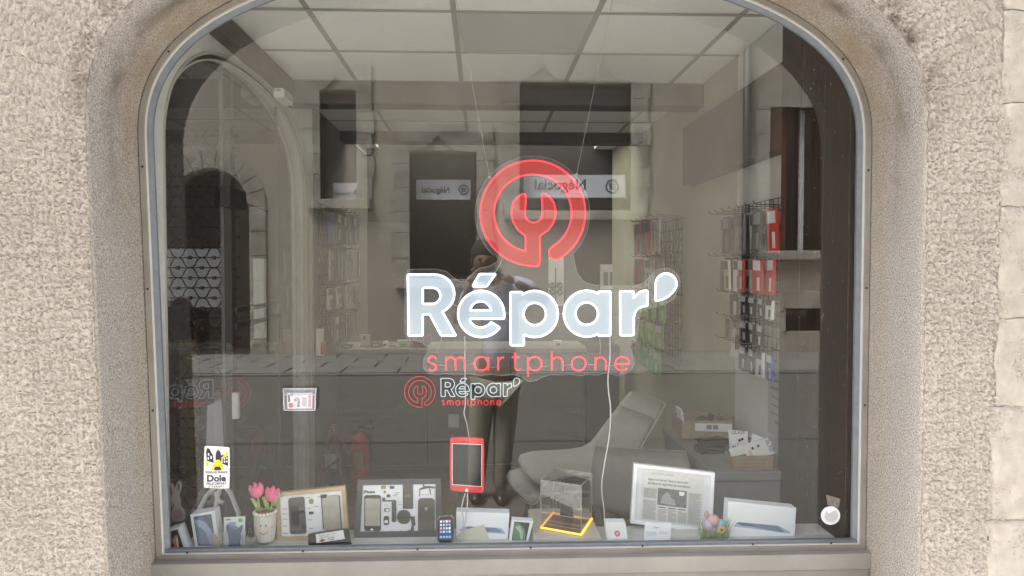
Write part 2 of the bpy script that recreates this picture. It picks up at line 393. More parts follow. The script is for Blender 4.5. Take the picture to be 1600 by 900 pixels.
# stones at the right end of the front
M_quoin = mat('pale_quoin_stone', (.42, .378, .325), .95, col2=(.33, .292, .245), vs=22, bump=.8, bs=30)
zq = .3; k = 0
while zq < 3.2:
    h = .24 + .12 * random.random()
    x0 = 1.425 if 1.2 < zq + h / 2 else 1.41
    bm = bmesh.new(); bmesh.ops.create_cube(bm, size=1); bmesh.ops.subdivide_edges(bm, edges=list(bm.edges), cuts=16, use_grid_fill=True)
    for v in bm.verts:
        v.co = Vector((x0 + (v.co.x + .5) * .45, FY - .0 + v.co.y * .03 + .012 + (.03 if v.co.y > 0 else 0), zq + (v.co.z + .5) * (h - .003)))
        nn = mnoise.noise_vector(v.co * 13) * .009 + mnoise.noise_vector(v.co * 55) * .0045; v.co += nn
    mb = MB(); mb.smooth = True; mb.add([v.co for v in bm.verts], [[v.index for v in f.verts] for f in bm.faces]); bm.free()
    local(facade, mb).build('quoin_stone', M_quoin, facade); zq += h

# ------------------------------------------------------------------ the window
window = thing('shop_window', 'wide arched shop window in a beige metal frame', 'window', (CX, GY, .65))
def sweep_frame(name, m, secs, zlow, parent, bottom=True):
    "secs: list of (inset, y) closed section swept along the outline; + a bottom rail of the same section"
    P0, _ = outline(0, step=.02, zlow=zlow); mb = MB(); n = len(P0); k = len(secs)
    rows = []
    for ins, y in secs:
        P, _ = outline(ins, step=.02, zlow=zlow); rows.append([(x, y, z) for x, z in P])
    vs = [rows[j][i] for i in range(n) for j in range(k)]
    fs = [(i * k + j, i * k + (j + 1) % k, (i + 1) * k + (j + 1) % k, (i + 1) * k + j) for i in range(n - 1) for j in range(k)]
    fs += [list(range(k)), [(n - 1) * k + j for j in range(k)][::-1]]
    mb.smooth = False; mb.add(vs, fs)
    return local(parent, mb).build(name, m, parent)
sweep_frame('sealant_line', M_black, [(-.006, 2.322), (.003, 2.322), (.003, 2.35), (-.006, 2.35)], .60, window)
sweep_frame('frame', M_frame, [(.003, 2.315), (.019, 2.315), (.019, 2.36), (.003, 2.36)], .65, window)
sweep_frame('frame_edge', M_frame_light, [(.019, 2.322), (.0225, 2.322), (.0225, 2.36), (.019, 2.36)], .660, window)
sweep_frame('bead', M_bead, [(.0225, 2.329), (.036, 2.338), (.036, 2.3485), (.0225, 2.3485)], .664, window)
mb = MB(); mb.box((-.993, 2.3145, .646), (1.211, 2.36, .660)); local(window, mb).build('bottom_rail', M_frame, window)
mb = MB(); mb.box((-.975, 2.3225, .660), (1.192, 2.36, .6635)); local(window, mb).build('bottom_rail_edge', M_frame_light, window)
mb = MB(); mb.box((-.971, 2.329, .6635), (1.189, 2.3482, .674)); local(window, mb).build('bottom_bead', M_bead, window)
mb = MB(); mb.bbox((-1.0, 2.285, .595), (1.214, 2.355, .6455), .003); local(window, mb).build('sill', M_sill, window)
mb = MB(); mb.bbox((-.996, 2.292, .40), (1.213, 2.33, .594), .003); local(window, mb).build('apron_panel', M_sill, window)
mb = MB()
for x in [-.9, -.55, -.2, .15, .5, .85, 1.1]: mb.ball((x, 2.314, .669 + .0), .0035, 6)
P, Nn = outline(.012, step=.35)
for x, z in P[3:-3]: mb.ball((x, 2.315, z), .0035, 6)
local(window, mb).build('frame_screws', M_iron, window)
M_glass = clear_mat('window_glass', (.93, .95, .94), f0=.074)
P, _ = outline(.028, step=.02, zlow=.676)
poly = [(x, z) for x, z in P][::-1]
local(window, fill_mesh([poly], 2.3499, 2.3501)).build('pane', M_glass, window)
# keep a single sheet: rebuild as one face
bpy.data.objects.remove(bpy.data.objects['pane'])
mb = MB(); mb.add([(x, GY, z) for x, z in poly], [list(range(len(poly)))]); local(window, mb).build('pane', M_glass, window)

# dust and rain specks on the pane
mb = MB()
for i in range(260):
    x = random.uniform(-.93, 1.17); z = random.uniform(.72, 2.2)
    if random.random() < .55: x = random.uniform(1.0, 1.17)
    r = random.uniform(.0005, .0014); h = r * random.uniform(.8, 2.6)
    if x < 1.0: r *= .7; h *= .7
    mb.add([(x - r, 2.3492, z), (x, 2.3492, z - h), (x + r, 2.3492, z), (x, 2.3492, z + h)], [(0, 1, 2, 3)])
o = local(window, mb).build('dust_specks', mat('pale_dust', (.28, .265, .24), .9), window); o['kind'] = 'stuff'

# ------------------------------------------------------------------ the room
CH = 2.59; LXW, RXW, BY = -1.115, 1.28, 7.4
def struct(name, mb, m, parent=None):
    o = mb.build(name, m, parent)
    if parent is None: o['kind'] = 'structure'
    return o
struct('floor', MB().box((-3, 2.44, -.05), (1.4, 5.78, 0)), M_floor)
struct('rear_floor', MB().box((-3, 5.781, -.05), (1.4, BY + .1, 0)), M_floor2)  # out of view, made pale to bounce light up to the rear ceiling
# floor tiles on the part that shows
fl = bpy.data.objects['floor']; tile = MB().bbox((0, 0, 0), (.19, .095, .006), .002)
tme = None
for i in range(12):
    for j in range(16):
        x = -1.0 + i * .196 + (.098 if j % 2 else 0); y = 3.0 + j * .1
        if x > 1.05: continue
        if tme is None: o = tile.build('tile', M_floor, fl, (x, y, 0.0005)); tme = o.data
        else: o = link('tile', tme, fl, (x, y, .0005 + random.random() * .001))
ceiling = struct('ceiling', MB().box((-1.25, 2.445, CH + .012), (1.4, 6.3, CH + .12)), M_greyw)
xl = [LXW, -.71, -.115, .48, 1.085, RXW]; yl = [2.45, 2.545, 3.145, 3.745, 4.345, 4.945, 5.545, 6.145]
for i in range(5):
    for j in range(7):
        x0, x1, y0, y1 = xl[i] + .003, xl[i + 1] - .003, yl[j] + .003, yl[j + 1] - .003
        if (i, j) == (2, 2): m_ = M_panel_off
        else: m_ = M_ceil
        MB().box((x0, y0, CH), (x1, y1, CH + .011)).build('led_panel' if (i, j) == (2, 2) else 'ceiling_tile', m_, ceiling)
for x in xl[1:-1]:
    MB().box((x - .012, 2.45, CH - .003), (x + .012, 6.2, CH - .0003)).build('ceiling_rail', M_rail, ceiling)
for y in yl[1:]:
    MB().box((LXW, y - .012, CH - .006), (RXW, y + .012, CH - .0034)).build('ceiling_rail', M_rail, ceiling)
struct('front_beam', MB().bbox((LXW - .02, 4.335, CH - .135), (RXW + .02, 4.50, CH - .0065), .006), M_beam)
struct('rear_beam', MB().bbox((LXW - .02, 6.0, CH - .075), (RXW + .02, 6.2, CH + .1), .006), M_beam)
struct('back_wall', MB().box((-1.25, BY, 0), (1.4, BY + .1, 3.12)), mat('dark_taupe_wall', (.06, .054, .047), .9, .1, 2))
struct('right_wall', MB().box((RXW, 3.76, 0), (RXW + .12, BY, 3.2)), M_green)
struct('right_wall_front', MB().box((RXW, 2.45, 0), (RXW + .12, 3.76, 3.2)), M_white)
# left wall with its own arched opening onto the entrance passage
def yz(mb):
    mb.v = [Vector((v.y, v.x, v.z)) for v in mb.v]; return mb
def arch2(ya, yb, zs, zt, zb=0.0, n=2.35, inset=0):
    c, a, b = (ya + yb) / 2, (yb - ya) / 2 - inset, zt - zs - inset; pts = [(ya + inset, zb)]
    for i in range(61):
        t = PI - PI * i / 60; co, si = math.cos(t), math.sin(t)
        pts.append((c + a * math.copysign(abs(co) ** (2 / n), co), zs + b * abs(si) ** (2 / n)))
    pts.append((yb - inset, zb)); return pts
A0, A1 = 2.70, 4.97
hole = arch2(A0, A1, 1.95, 2.49, -.01)
outer = [(2.44, 0), (A0, 0)] + hole[1:-1] + [(A1, 0), (BY, 0), (BY, 3.2), (2.44, 3.2)]
lw = struct('left_wall', yz(fill_mesh([outer], LXW, LXW - .12)), M_plaster)
lw.name = 'left_wall'
MB().box((LXW - .001, 5.05, 0), (LXW + .006, BY, CH)).build('wall_lining', M_greyw, lw)
MB().bbox((LXW, 2.9, CH - .10), (LXW + .06, 4.334, CH - .007), .004).build('cornice_beam', mat('dark_cornice', (.10, .08, .07), .7, .2, 6), lw)
sw = thing('side_window', 'arched glazed side opening with thin white trim in the left wall', 'window', (LXW, (A0 + A1) / 2, 0))
def ring(inset0, inset1, x0, x1):
    a = arch2(A0, A1, 1.95, 2.49, 0, inset=inset0); b = arch2(A0, A1, 1.95, 2.49, 0, inset=inset1)
    return yz(fill_mesh([a + b[::-1]], x0, x1))
M_trim = mat('pale_metal_trim', (.50, .47, .42), .5)
local(sw, ring(.0, .010, LXW - .02, LXW + .006)).build('trim', M_trim, sw)
local(sw, ring(.028, .036, LXW - .03, LXW - .012)).build('inner_trim', M_trim, sw)
local(sw, ring(.0101, .0279, LXW - .03, LXW - .022)).build('trim_groove', M_black, sw)
M_glass2 = clear_mat('side_glass', (.90, .92, .90), f0=.05)
hp = arch2(A0, A1, 1.95, 2.49, 0, inset=.02)
mb = MB(); mb.add([(LXW - .06, y, z) for y, z in hp], [list(range(len(hp)))]); local(sw, mb).build('pane', M_glass2, sw)
for y in (3.48, 4.39): local(sw, MB().box((LXW - .068, y - .004, 0), (LXW - .052, y + .004, 2.45))).build('glazing_joint', mat('grey_joint', (.10, .10, .095), .4), sw)

# opening and opal sheet added over the rear, out of view, to brighten the shop
roof = struct('roof', MB().box((-2.8, 2.45, 3.0), (1.4, 6.3, 3.1)).box((-2.8, 6.3, 3.0), (-1.0, 7.6, 3.1)).box((1.1, 6.3, 3.0), (1.4, 7.6, 3.1)).box((-1.0, 7.35, 3.0), (1.1, 7.6, 3.1)), M_greyw)
opal = bpy.data.materials.new('opal_sheet'); opal.use_nodes = True; n_ = opal.node_tree; n_.nodes.remove(n_.nodes['Principled BSDF']); tb_ = n_.nodes.new('ShaderNodeBsdfTranslucent'); tb_.inputs[0].default_value = (.60, .59, .56, 1); n_.links.new(tb_.outputs[0], n_.nodes['Material Output'].inputs[0])
tag(MB().box((-1.0, 6.3, 3.12), (1.1, 7.35, 3.125)).build('added_rooflight', opal), 'opal sheet added out of view to bring daylight into the rear shop', 'added_rooflight')
struct('rear_ceiling', MB().box((-1.25, 6.2, 2.67), (-1.0, BY, 2.7)).box((1.1, 6.2, 2.67), (1.4, BY, 2.7)), M_ceil)

# entrance passage to the left, open court behind it
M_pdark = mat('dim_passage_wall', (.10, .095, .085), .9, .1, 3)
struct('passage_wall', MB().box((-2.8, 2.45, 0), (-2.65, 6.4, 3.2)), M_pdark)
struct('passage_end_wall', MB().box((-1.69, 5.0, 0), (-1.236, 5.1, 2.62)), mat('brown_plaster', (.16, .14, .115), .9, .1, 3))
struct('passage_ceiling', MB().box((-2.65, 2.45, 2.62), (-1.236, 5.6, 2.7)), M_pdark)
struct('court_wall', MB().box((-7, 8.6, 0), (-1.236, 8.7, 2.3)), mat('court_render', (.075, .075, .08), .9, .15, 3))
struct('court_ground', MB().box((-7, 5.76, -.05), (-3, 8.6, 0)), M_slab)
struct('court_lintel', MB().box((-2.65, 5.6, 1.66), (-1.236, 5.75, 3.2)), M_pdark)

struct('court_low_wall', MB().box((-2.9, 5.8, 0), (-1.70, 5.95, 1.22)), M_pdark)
# ------------------------------------------------------------------ street and the opposite building (seen in the glass)
struct('ground', MB().box((-60, -60, -.12), (60, 60, -.06)), M_asphalt)
struct('road', MB().box((-14, -6.0, -.06), (14, 2.3, -.02)), M_asphalt)
pav = struct('pavement', MB().box((-14, -8.3, -.06), (14, -6.004, -.004)), M_asphalt)
sl = MB().bbox((.012, .012, 0), (.788, .56, .012), .004); sme = None
for i in range(18):
    for j in range(4):
        x = -6.4 + i * .8 + (.4 if j % 2 else 0); y = -8.29 + j * .572
        if sme is None: o = sl.build('paving_slab', M_slab, pav, (x, y, .001)); sme = o.data
        else: link('paving_slab', sme, pav, (x, y, .001 + .004 * random.random()))
struct('kerb', MB().box((-14, -6.0, -.02), (14, -5.88, .005)), M_slab)
struct('near_kerb', MB().bbox((-14, -1.92, -.03), (14, -1.805, -.008), .01), mat('dark_kerb', (.05, .047, .042), .9))
struct('near_pavement', MB().box((-14, -1.8, -.02), (14, .7, .0)), mat('worn_grey_paving', (.088, .084, .074), .85, .12, 3))
struct('bounce_paving', MB().box((-14, .705, -.02), (14, 2.28, .002)), mat('pale_bounce_paving', (.70, .68, .64), .85, .12, 3))  # unseen pale strip added to bounce daylight up to the shop ceiling
opp = thing('opposite_building', 'pale rendered old house reflected in the shop glass', 'building', (0, -8.3, 0))
OY = -8.3
def rect(p0, p1):
    a = op(*p0); b = op(*p1); return a.x, b.z, b.x, a.z       # x0,z0,x1,z1 from upper-left / lower-right pixels
holes = dict(a=rect((500, 140), (558, 312)), b=rect((640, 235), (745, 436)), c=rect((812, 125), (985, 330)),
             d=rect((1203, 168), (1290, 392)), e=rect((1227, 482), (1285, 518)), door=rect((265, 262), (392, 556)))
def wall_with_holes(x0, z0, x1, z1, hs, y0, y1):
    xs = sorted({x0, x1} | {h[0] for h in hs} | {h[2] for h in hs}); zs = sorted({z0, z1} | {h[1] for h in hs} | {h[3] for h in hs})
    mb = MB()
    for i in range(len(xs) - 1):
        for j in range(len(zs) - 1):
            cx, cz = (xs[i] + xs[i + 1]) / 2, (zs[j] + zs[j + 1]) / 2
            if any(h[0] < cx < h[2] and h[1] < cz < h[3] for h in hs): continue
            mb.box((xs[i], y0, zs[j]), (xs[i + 1], y1, zs[j + 1]))
    return mb
hl = [v for k_, v in holes.items()]
dh = holes['door']; holes['door'] = (dh[0], 0.0, dh[2], dh[3]); hl = list(holes.values())
local(opp, wall_with_holes(-9, 0, 9, 6.6, hl, OY - .4, OY)).build('wall', M_facade, opp)
local(opp, MB().box((-9, OY - 3, 0), (9, OY - 2.8, 6.6))).build('rear_wall', M_dark, opp)
local(opp, MB().bbox((-9, OY - .1, 6.6), (9, OY + .4, 6.75), .02)).build('eaves', M_wood, opp)
M_dglass = mat('dark_window_glass', (.012, .013, .016), .05, spec=.6)
M_shut = mat('dark_red_wood', (.10, .035, .02), .6, .2, 8)
M_signw = mat('white_sign_board', (.80, .84, .90), .5)
M_ink = mat('black_ink', (.02, .022, .03), .5)
def ogee(x0, x1, z0, h, peaks, w):
    "lintel slab between x0..x1 from z0 up h whose lower edge rises in ogee points"
    top = [(x1, z0 + h), (x0, z0 + h)]; low = []
    N = 60
    for i in range(N + 1):
        x = x0 + (x1 - x0) * i / N; z = z0
        for p in peaks:
            t = abs(x - p) / w
            if t < 1: z = z0 + h * .62 * (1 - t) ** 2.2 + .0
        low.append((x, z))
    return low + top
def old_window(key, surr, peaks=(), pw=.3, sign=None, sill=True, glass=M_dglass, top_z=None):
    x0, z0, x1, z1 = holes[key]
    w = tag(bpy.data.objects.new('window', None), None); C.objects.link(w); w.parent = opp
    L_ = lambda mb: local(opp, mb)
    # jamb stones
    for sx, (a, b) in enumerate(((x0 - surr, x0), (x1, x1 + surr))):
        z = z0; i = 0
        while z < z1 - .01:
            h = min(.34 + .1 * random.random(), z1 - z)
            L_(MB().bbox((a - (.04 if (i % 2 and sx == 0) else 0), OY - .38, z + .004), (b + (.04 if (i % 2 and sx) else 0), OY + .035 + .01 * random.random(), z + h - .004), .008)).build('jamb_stone', M_stone, w); z += h; i += 1
    if peaks:
        lo = ogee(x0 - surr, x1 + surr, z1 - .02, .46, [op(p, 100).x for p in peaks], pw)
        L_(MB().prism(lo[::1], OY + .04, OY - .3)).build('lintel', M_stone, w)
        L_(MB().box((x0 - .01, OY - .36, z1 - .02), (x1 + .01, OY - .1, z1 + .4))).build('lintel_back', M_stone, w)
    else:
        L_(MB().bbox((x0 - surr, OY - .38, z1), (x1 + surr, OY + .04, z1 + .3), .01)).build('lintel', M_stone, w)
    if sill: L_(MB().bbox((x0 - surr * .9, OY - .38, z0 - .16), (x1 + surr * .9, OY + .12, z0), .015)).build('sill', M_stone, w)
    L_(MB().box((x0, OY - .33, z0), (x1, OY - .31, z1))).build('pane', glass, w)
    fr = MB(); t = .05
    fr.box((x0, OY - .31, z0), (x0 + t, OY - .27, z1)).box((x1 - t, OY - .31, z0), (x1, OY - .27, z1)).box((x0 + t, OY - .31, z1 - t), (x1 - t, OY - .27, z1)).box((x0 + t, OY - .31, z0), (x1 - t, OY - .27, z0 + t))
    L_(fr).build('frame', M_wood, w)
    if sign:
        s0 = op(*sign[0]); s1 = op(*sign[1])
        bd = L_(MB().box((s0.x, OY - .26, s1.z), (s1.x, OY - .25, s0.z))).build('sign_board', M_signw, w)
        h = s0.z - s1.z; cxm = (s0.x + s1.x) / 2; mid = (s0.z + s1.z) / 2; wd = s1.x - s0.x
        sc = min(1, wd / 1.0)
        tx = text_mb('Négocial', min(h * .72, .60 * wd / 4.1), 0, .0005, 'CENTER', bold=.004)
        Mx = Matrix.Rotation(PI, 4, 'Z'); tx.v = [Mx @ v + Vector((cxm - .14 * wd, OY - .2488, mid - h * .15)) for v in tx.v]
        L_(tx).build('lettering', M_ink, w)
        lg = MB(); cpt = Vector((s1.x - .13 * wd, OY - .248, mid)); r_ = min(h * .27, .085 * wd)
        lg.tube([cpt + Vector((r_ * math.cos(a), 0, r_ * math.sin(a))) for a in np.linspace(0, 2 * PI, 25)[:-1]], .012, 4, closed=True)
        for dz in (-.35, 0, .35): lg.box((cpt.x - r_ * .5, OY - .249, cpt.z + dz * r_ - .01), (cpt.x + r_ * .5, OY - .246, cpt.z + dz * r_ + .01))
        L_(lg).build('emblem', M_ink, w)
    return w
old_window('a', .26, (525,), .3, ((516, 283), (560, 313)))
old_window('b', .28, (683,), .45, ((648, 278), (735, 310)))
old_window('c', .30, (848, 942), .45, ((820, 270), (981, 307)))
wd_ = old_window('d', .22, (), .3)
x0, z0, x1, z1 = holes['d']
local(opp, MB().box((x0, OY - .25, z0), (x0 + .32, OY - .05, z1))).build('shutter', M_shut, opp)
local(opp, MB().box((x0 + .62, OY - .25, z0), (x0 + .70, OY - .2, z1))).build('mullion', M_white, wd_)
old_window('e', .05, (), .3, sill=False)
# arched doorway: stone voussoirs and a dark recess
dx0, _, dx1, dz1 = holes['door']
dw = bpy.data.objects.new('doorway', None); C.objects.link(dw); dw.parent = opp
cxd = (dx0 + dx1) / 2; rw = (dx1 - dx0) / 2
for i in range(11):
    a0, a1 = PI * i / 11 + .01, PI * (i + 1) / 11 - .01
    def q(a, o): return (cxd - (rw - .02 + o) * math.cos(a), dz1 - .62 + (.62 + o) * math.sin(a))
    local(opp, MB().prism([q(a0, 0), q((a0 + a1) / 2, 0), q(a1, 0), q(a1, .3), q((a0 + a1) / 2, .3), q(a0, .3)], OY + .03, OY - .3)).build('voussoir', M_stone, dw)
for sx, xa in ((0, dx0 - .28), (1, dx1)):
    z = 0
    while z < dz1 - .62:
        h = min(.42, dz1 - .6 - z); local(opp, MB().bbox((xa, OY - .3, z + .005), (xa + .28, OY + .03, z + h - .005), .01)).build('jamb_stone', M_stone, dw); z += h
mb = MB(); N = 24
arc_ = [(cxd + (rw) * math.cos(PI * i / N), dz1 - .62 + .6 * math.sin(PI * i / N)) for i in range(N + 1)]
mb.prism([(dx1 + .01, dz1 + .01)] + [(dx0 - .01, dz1 + .01)] + arc_[::-1], OY - .02, OY - .3)
local(opp, mb).build('arch_head', M_facade, dw)
local(opp, MB().box((dx0, OY - .6, 0), (dx1, OY - .55, dz1))).build('door_leaf', M_wood, dw)
# downpipe
p = op(1166, 60); q_ = op(1166, 330)
dp = MB().tube([(p.x, OY + .08, 6.5), (p.x, OY + .08, .1)], .07, 12)
tag(dp.build('downpipe', mat('dark_pipe', (.06, .06, .06), .5)), 'dark rainwater downpipe on the house reflected in the glass', 'drainpipe')
bpy.context.view_layer.update()

# ------------------------------------------------------------------ lit logo sign
M_nw = mat('white_neon_tube', (.9, .95, 1), .4, emit=(.80, .93, 1.0), es=.30)
M_nr = mat('red_neon_tube', (.30, .02, .025), .4, emit=(1.0, .055, .075), es=.20)
M_fw = mat('translucent_white_acrylic', (.285, .335, .40), .35, emit=(.60, .72, .80), es=.03)  # letter faces emit a little, for the tube light falling on them
M_fr = mat('translucent_red_acrylic', (.27, .020, .017), .35, emit=(.85, .08, .07), es=.03)
M_acr = clear_mat('clear_acrylic', (.93, .93, .93), f0=.04, haze=.05)
M_acr_edge = mat('acrylic_edge', (.20, .19, .175), .3)
M_case_edge = mat('case_edge', (.45, .44, .40), .3)
M_wire = mat('pale_wire', (.30, .29, .27), .5)
M_cable = mat('white_cable', (.52, .51, .49), .5)
def glyphs():
    G = {}
    # R
    o = [(637.1, 428.8)] + arc(680, 459, 30, -90, 68, 18) + [(712.5, 524.4), (689.2, 524.4), (671.3, 491), (660.7, 491), (660.7, 524.4), (638.4, 524.4)]
    G['R'] = [o, [(660.7, 449.8)] + arc(675.6, 462.2, 12.5, -90, 90, 14) + [(660.7, 474.7)]]
    G['acc'] = [[(749, 428), (774.7, 428), (760.7, 447.4), (738.2, 447.4)]]
    c = (751.8, 490.6)
    G['e'] = [arc(*c, 36.2, 11.5, -319, 44) + [(767, 502.6)] + arc(751.5, 493, 18.5, 45, 162, 12) + [],
              [(767, 484.8)] + arc(751, 487, 16.3, -8, -172, 14) + [(735, 484.8)]]
    G['e'][0] = [(788, 498)] + arc(*c, 36.2, 11, -324, 44)[1:] + [(767, 502.8)] + arc(751.3, 492, 19.5, 38, 148, 12) + [(734.3, 498)]
    def p_(cx, cy, r, rc, sx0, sx1, top, bot, flip=False):
        pass
    c = (835.5, 490.5)
    G['p'] = [[(797.5, 456.2), (816.2, 456.2), (817.2, 461.5)] + arc(*c, 36.2, -121, 118, 30) + [(818.7, 539.5), (797.8, 539.5)], arc(*c, 17.5, 0, 345, 23)]
    c = (916.7, 490)
    G['a'] = [[(953.7, 455), (935.2, 455), (934, 460)] + arc(*c, 36, -60, -300, 30) + [(934.5, 524.5), (953.7, 524.5)], arc(*c, 17.5, 0, 345, 23)]
    G['r'] = [[(968.5, 455), (989.9, 455), (989.3, 466), (997, 457.5), (1004, 454.4), (1011.6, 453.9), (1011.8, 477.6), (1003, 479), (996.5, 482.5), (992, 488), (990.2, 496), (990.2, 523.8), (968.9, 523.8)]]
    G['ap'] = [arc(1040.6, 443.5, 16.5, -180, 20, 16) + [(1051, 457), (1042, 464.5), (1033, 468.5), (1023.5, 470), (1024, 455)]]
    c = (832.5, 333)
    ring = arc(*c, 82, 87, 360 + 65, 60)
    endc = (868.3, 399)
    ring = [(821.2, 392.4)] + arc(*c, 60.5, 101, 360 + 56, 56)[1:]
    ring += arc(869.2, 398.5, 10.2, 225, 20, 10) + arc(*c, 82, 63, -270 + 4, 60)[0:] 
    ring = [(821.2, 394.5)] + arc(*c, 60.5, 102, 360 + 57, 56) + arc(868.8, 398.6, 10.5, 215, 35, 10) + arc(*c, 82, 53, 53 - 321, 0 + 70)[3:] + [(833, 416.5), (839, 416.5), (842.5, 414), (843.7, 409)]
    stem_r = [(843.7, 368.5), (856, 360), (865, 348), (868.7, 333), (866, 318), (858.5, 307), (852, 303), (848, 302.6), (846, 305), (847.3, 322), (847.5, 334)]
    slot = arc(833.7, 334, 13.8, 0, 180, 12)
    stem_l = [(820, 334), (821.3, 318), (822, 306), (820.5, 303), (817, 303), (810, 306.5), (802, 316), (798.7, 333), (802, 347), (810, 360), (821.2, 368.5)]
    G['logo'] = [ring + stem_r + slot + stem_l]
    return G
G = glyphs()
def ring_fix():
    # outer arc must end at the stem foot (going anticlockwise on the page from the free end)
    c = (832.5, 333)
    inner = arc(*c, 60.5, 101, 360 + 57, 60)            # from stem clockwise round to the free end
    outer = arc(*c, 82, 57, 57 - 324, 80)               # back anticlockwise to below the stem
    cap = arc(871.3, 392.5, 10.8, 237, 57, 10)
    return inner, cap, outer
c_ = (832.5, 333)
inn = [(821.2, 393.4)] + arc(*c_, 60.5, 101.5, 180, 20) + arc(*c_, 60.5, 183, 360 + 58, 50)
endm = (c_[0] + 71.2 * math.cos(math.radians(60)), c_[1] + 71.2 * math.sin(math.radians(60)))
cap = arc(endm[0], endm[1], 10.7, 240, 60, 10)[1:-1]
outr = arc(*c_, 82, 58, -262, 80)
G['logo'] = [inn + cap + outr + [(829, 415.6), (838, 416.2), (842.4, 414), (843.7, 409)] +
    [(843.7, 368.5), (856, 360), (865, 348), (868.7, 333), (866, 318), (858.5, 307), (852, 303), (848, 302.6), (846, 305), (847.3, 322), (847.5, 334)] +
    arc(833.7, 334, 13.8, 0, 180, 12)[1:-1] + [(820, 334), (821.3, 318), (822, 306), (820.5, 303), (817, 303), (810, 306.5), (802, 316), (798.7, 333), (802, 347), (810, 360), (821.2, 368.5)]]
# thin letters of the lower word: open strokes
def strokes():
    out = {}; mid = 567.5; T, B = 557.5, 578.5; r = 10.5
    out['s'] = [[(682.5, 560)] + arc(675.5, 562.5, 6, -35, -200, 10) + [(672, 566.5), (679, 569)] + arc(675.5, 573.2, 6, -30, 150, 10)]
    def n_(x0, x1, top=T): c = (x0 + x1) / 2; w = (x1 - x0) / 2; return [[(x0, top), (x0, B)], [(x0, B - 10)] + arc(c, T + w + .5, w, 180, 360, 12) + [(x1, B)]]
    a = n_(697, 711.5); b = [[(711.5, B - 8)] + arc(719, T + 8, 7.3, 180, 360, 12) + [(726.3, B)]]
    out['m'] = a + b
    out['a'] = [arc(752, 568, 10.8, 0, 345, 24) + [(762.8, 568)], [(763, T), (763, B)]]
    out['r'] = [[(778.5, T), (778.5, B)], [(778.5, 567)] + arc(787, 566.5, 8.2, 180, 275, 8)]
    out['t'] = [[(804.5, 550.5), (804.5, 572)] + arc(810, 572.5, 5.5, 180, 90, 6) + [(812.5, 578)], [(799.5, T + .5), (811.5, T + .5)]]
    out['p'] = [arc(835.5, 568, 10.8, 180, 535, 24) + [(824.7, 568)], [(824.7, T), (824.7, 588)]]
    out['h'] = [[(862, 549), (862, B)], [(862, 568)] + arc(870.5, T + 9, 8.5, 180, 360, 12) + [(879, B)]]
    out['o'] = [arc(904, 568, 11, 0, 345, 24) + [(915, 568)]]
    out['n'] = n_(930, 946.5)
    out['e'] = [[(961.5, 568.5), (982.5, 568.5)] + arc(972, 568, 10.8, 0, -315, 24)]
    return out
ST = strokes()
def smooth_pts(pts, n=2):
    "slightly rounded corners for a bent tube"
    for _ in range(n):
        q = []
        for i in range(len(pts)):
            a, b = Vector(pts[i]), Vector(pts[(i + 1) % len(pts)])
            d = (b - a).length; t = min(.25, 1.0 / max(d, 1e-6))
            q += [tuple(a.lerp(b, t)), tuple(a.lerp(b, 1 - t))]
        pts = q
    return pts
def make_sign(t, tf, Y, tube, thin, mats, groups):
    "tf: big-logo pixel -> (x,z) on the plane y=Y"
    off = t.location
    def path(lp, y): return [Vector((tf(*p)[0], y, tf(*p)[1])) - off for p in lp]
    w_t, r_t, w_f, r_f = mats
    for k in ('R', 'e', 'acc', 'p', 'a', 'r', 'ap', 'logo'):
        loops = G[k]; red = k == 'logo'
        nm = {'logo': 'emblem', 'acc': 'accent', 'ap': 'apostrophe'}.get(k, 'letter_face')
        mb = fill_mesh([[tf(*p) for p in lp] for lp in loops], Y, Y + .006)
        mb.v = [v - off for v in mb.v]
        f = mb.build(nm, r_f if red else w_f, t)
        mb = MB()
        for lp in loops: mb.tube(path(smooth_pts(lp), Y - .002), tube, 8, closed=True)
        mb.build('neon_outline', r_t if red else w_t, f)
    for k, paths in ST.items():
        mb = MB()
        for lp in paths: mb.tube(path(lp, Y - .002), thin, 8)
        mb.build('neon_letter', r_t, t)
YN = 2.50
o0 = at(845, 490, YN)
sign = thing('neon_sign', 'large lit white and red lettering sign with ring and spanner emblem hanging behind the glass', 'sign', (o0.x, YN, o0.z))
def tfN(x, y): p = at(x, y, YN); return (p.x, p.z)
make_sign(sign, tfN, YN, .0031, .0031, (M_nw, M_nr, M_fw, M_fr), None)
bk = [(632, 432), (636, 422), (645, 420.5), (682, 420.5), (698, 425), (708, 434), (716, 440), (724, 441), (733, 437), (742, 424), (752, 415), (772, 410), (783, 402)]
bk = [(632, 432), (636, 422), (645, 420.5), (682, 420.5), (697, 424), (708, 434), (718, 440), (728, 439), (738, 428), (748, 419), (765, 416), (778, 408), (775, 396)]
bk += arc(832.5, 333, 90, 132, 360 + 45, 50)
bk += [(898, 407), (902, 425), (912, 440), (930, 446), (960, 446), (990, 446), (1004, 444), (1013, 436), (1020, 427), (1030, 421)]
bk += arc(1042, 441, 22, -105, 40, 10) + [(1055, 467), (1040, 476), (1024, 480), (1004, 486), (999, 500), (998, 525), (992, 536), (985, 541), (990, 552), (993, 566), (988, 578), (978, 586), (966, 588), (956, 585), (945, 584), (935, 587), (920, 586), (905, 588), (890, 585), (876, 587), (862, 586), (848, 590), (838, 596), (826, 597), (815, 590), (800, 586), (785, 588), (770, 585), (752, 588), (735, 585), (712, 587), (695, 585), (680, 587), (668, 584), (661, 575), (661, 562), (667, 552), (668, 545), (660, 536), (645, 532), (635, 528), (632, 518)]
mb = MB(); mb.add([Vector((tfN(*p)[0], YN + .012, tfN(*p)[1])) - sign.location for p in bk], [list(range(len(bk)))]); mb.build('acrylic_back', M_acr, sign)
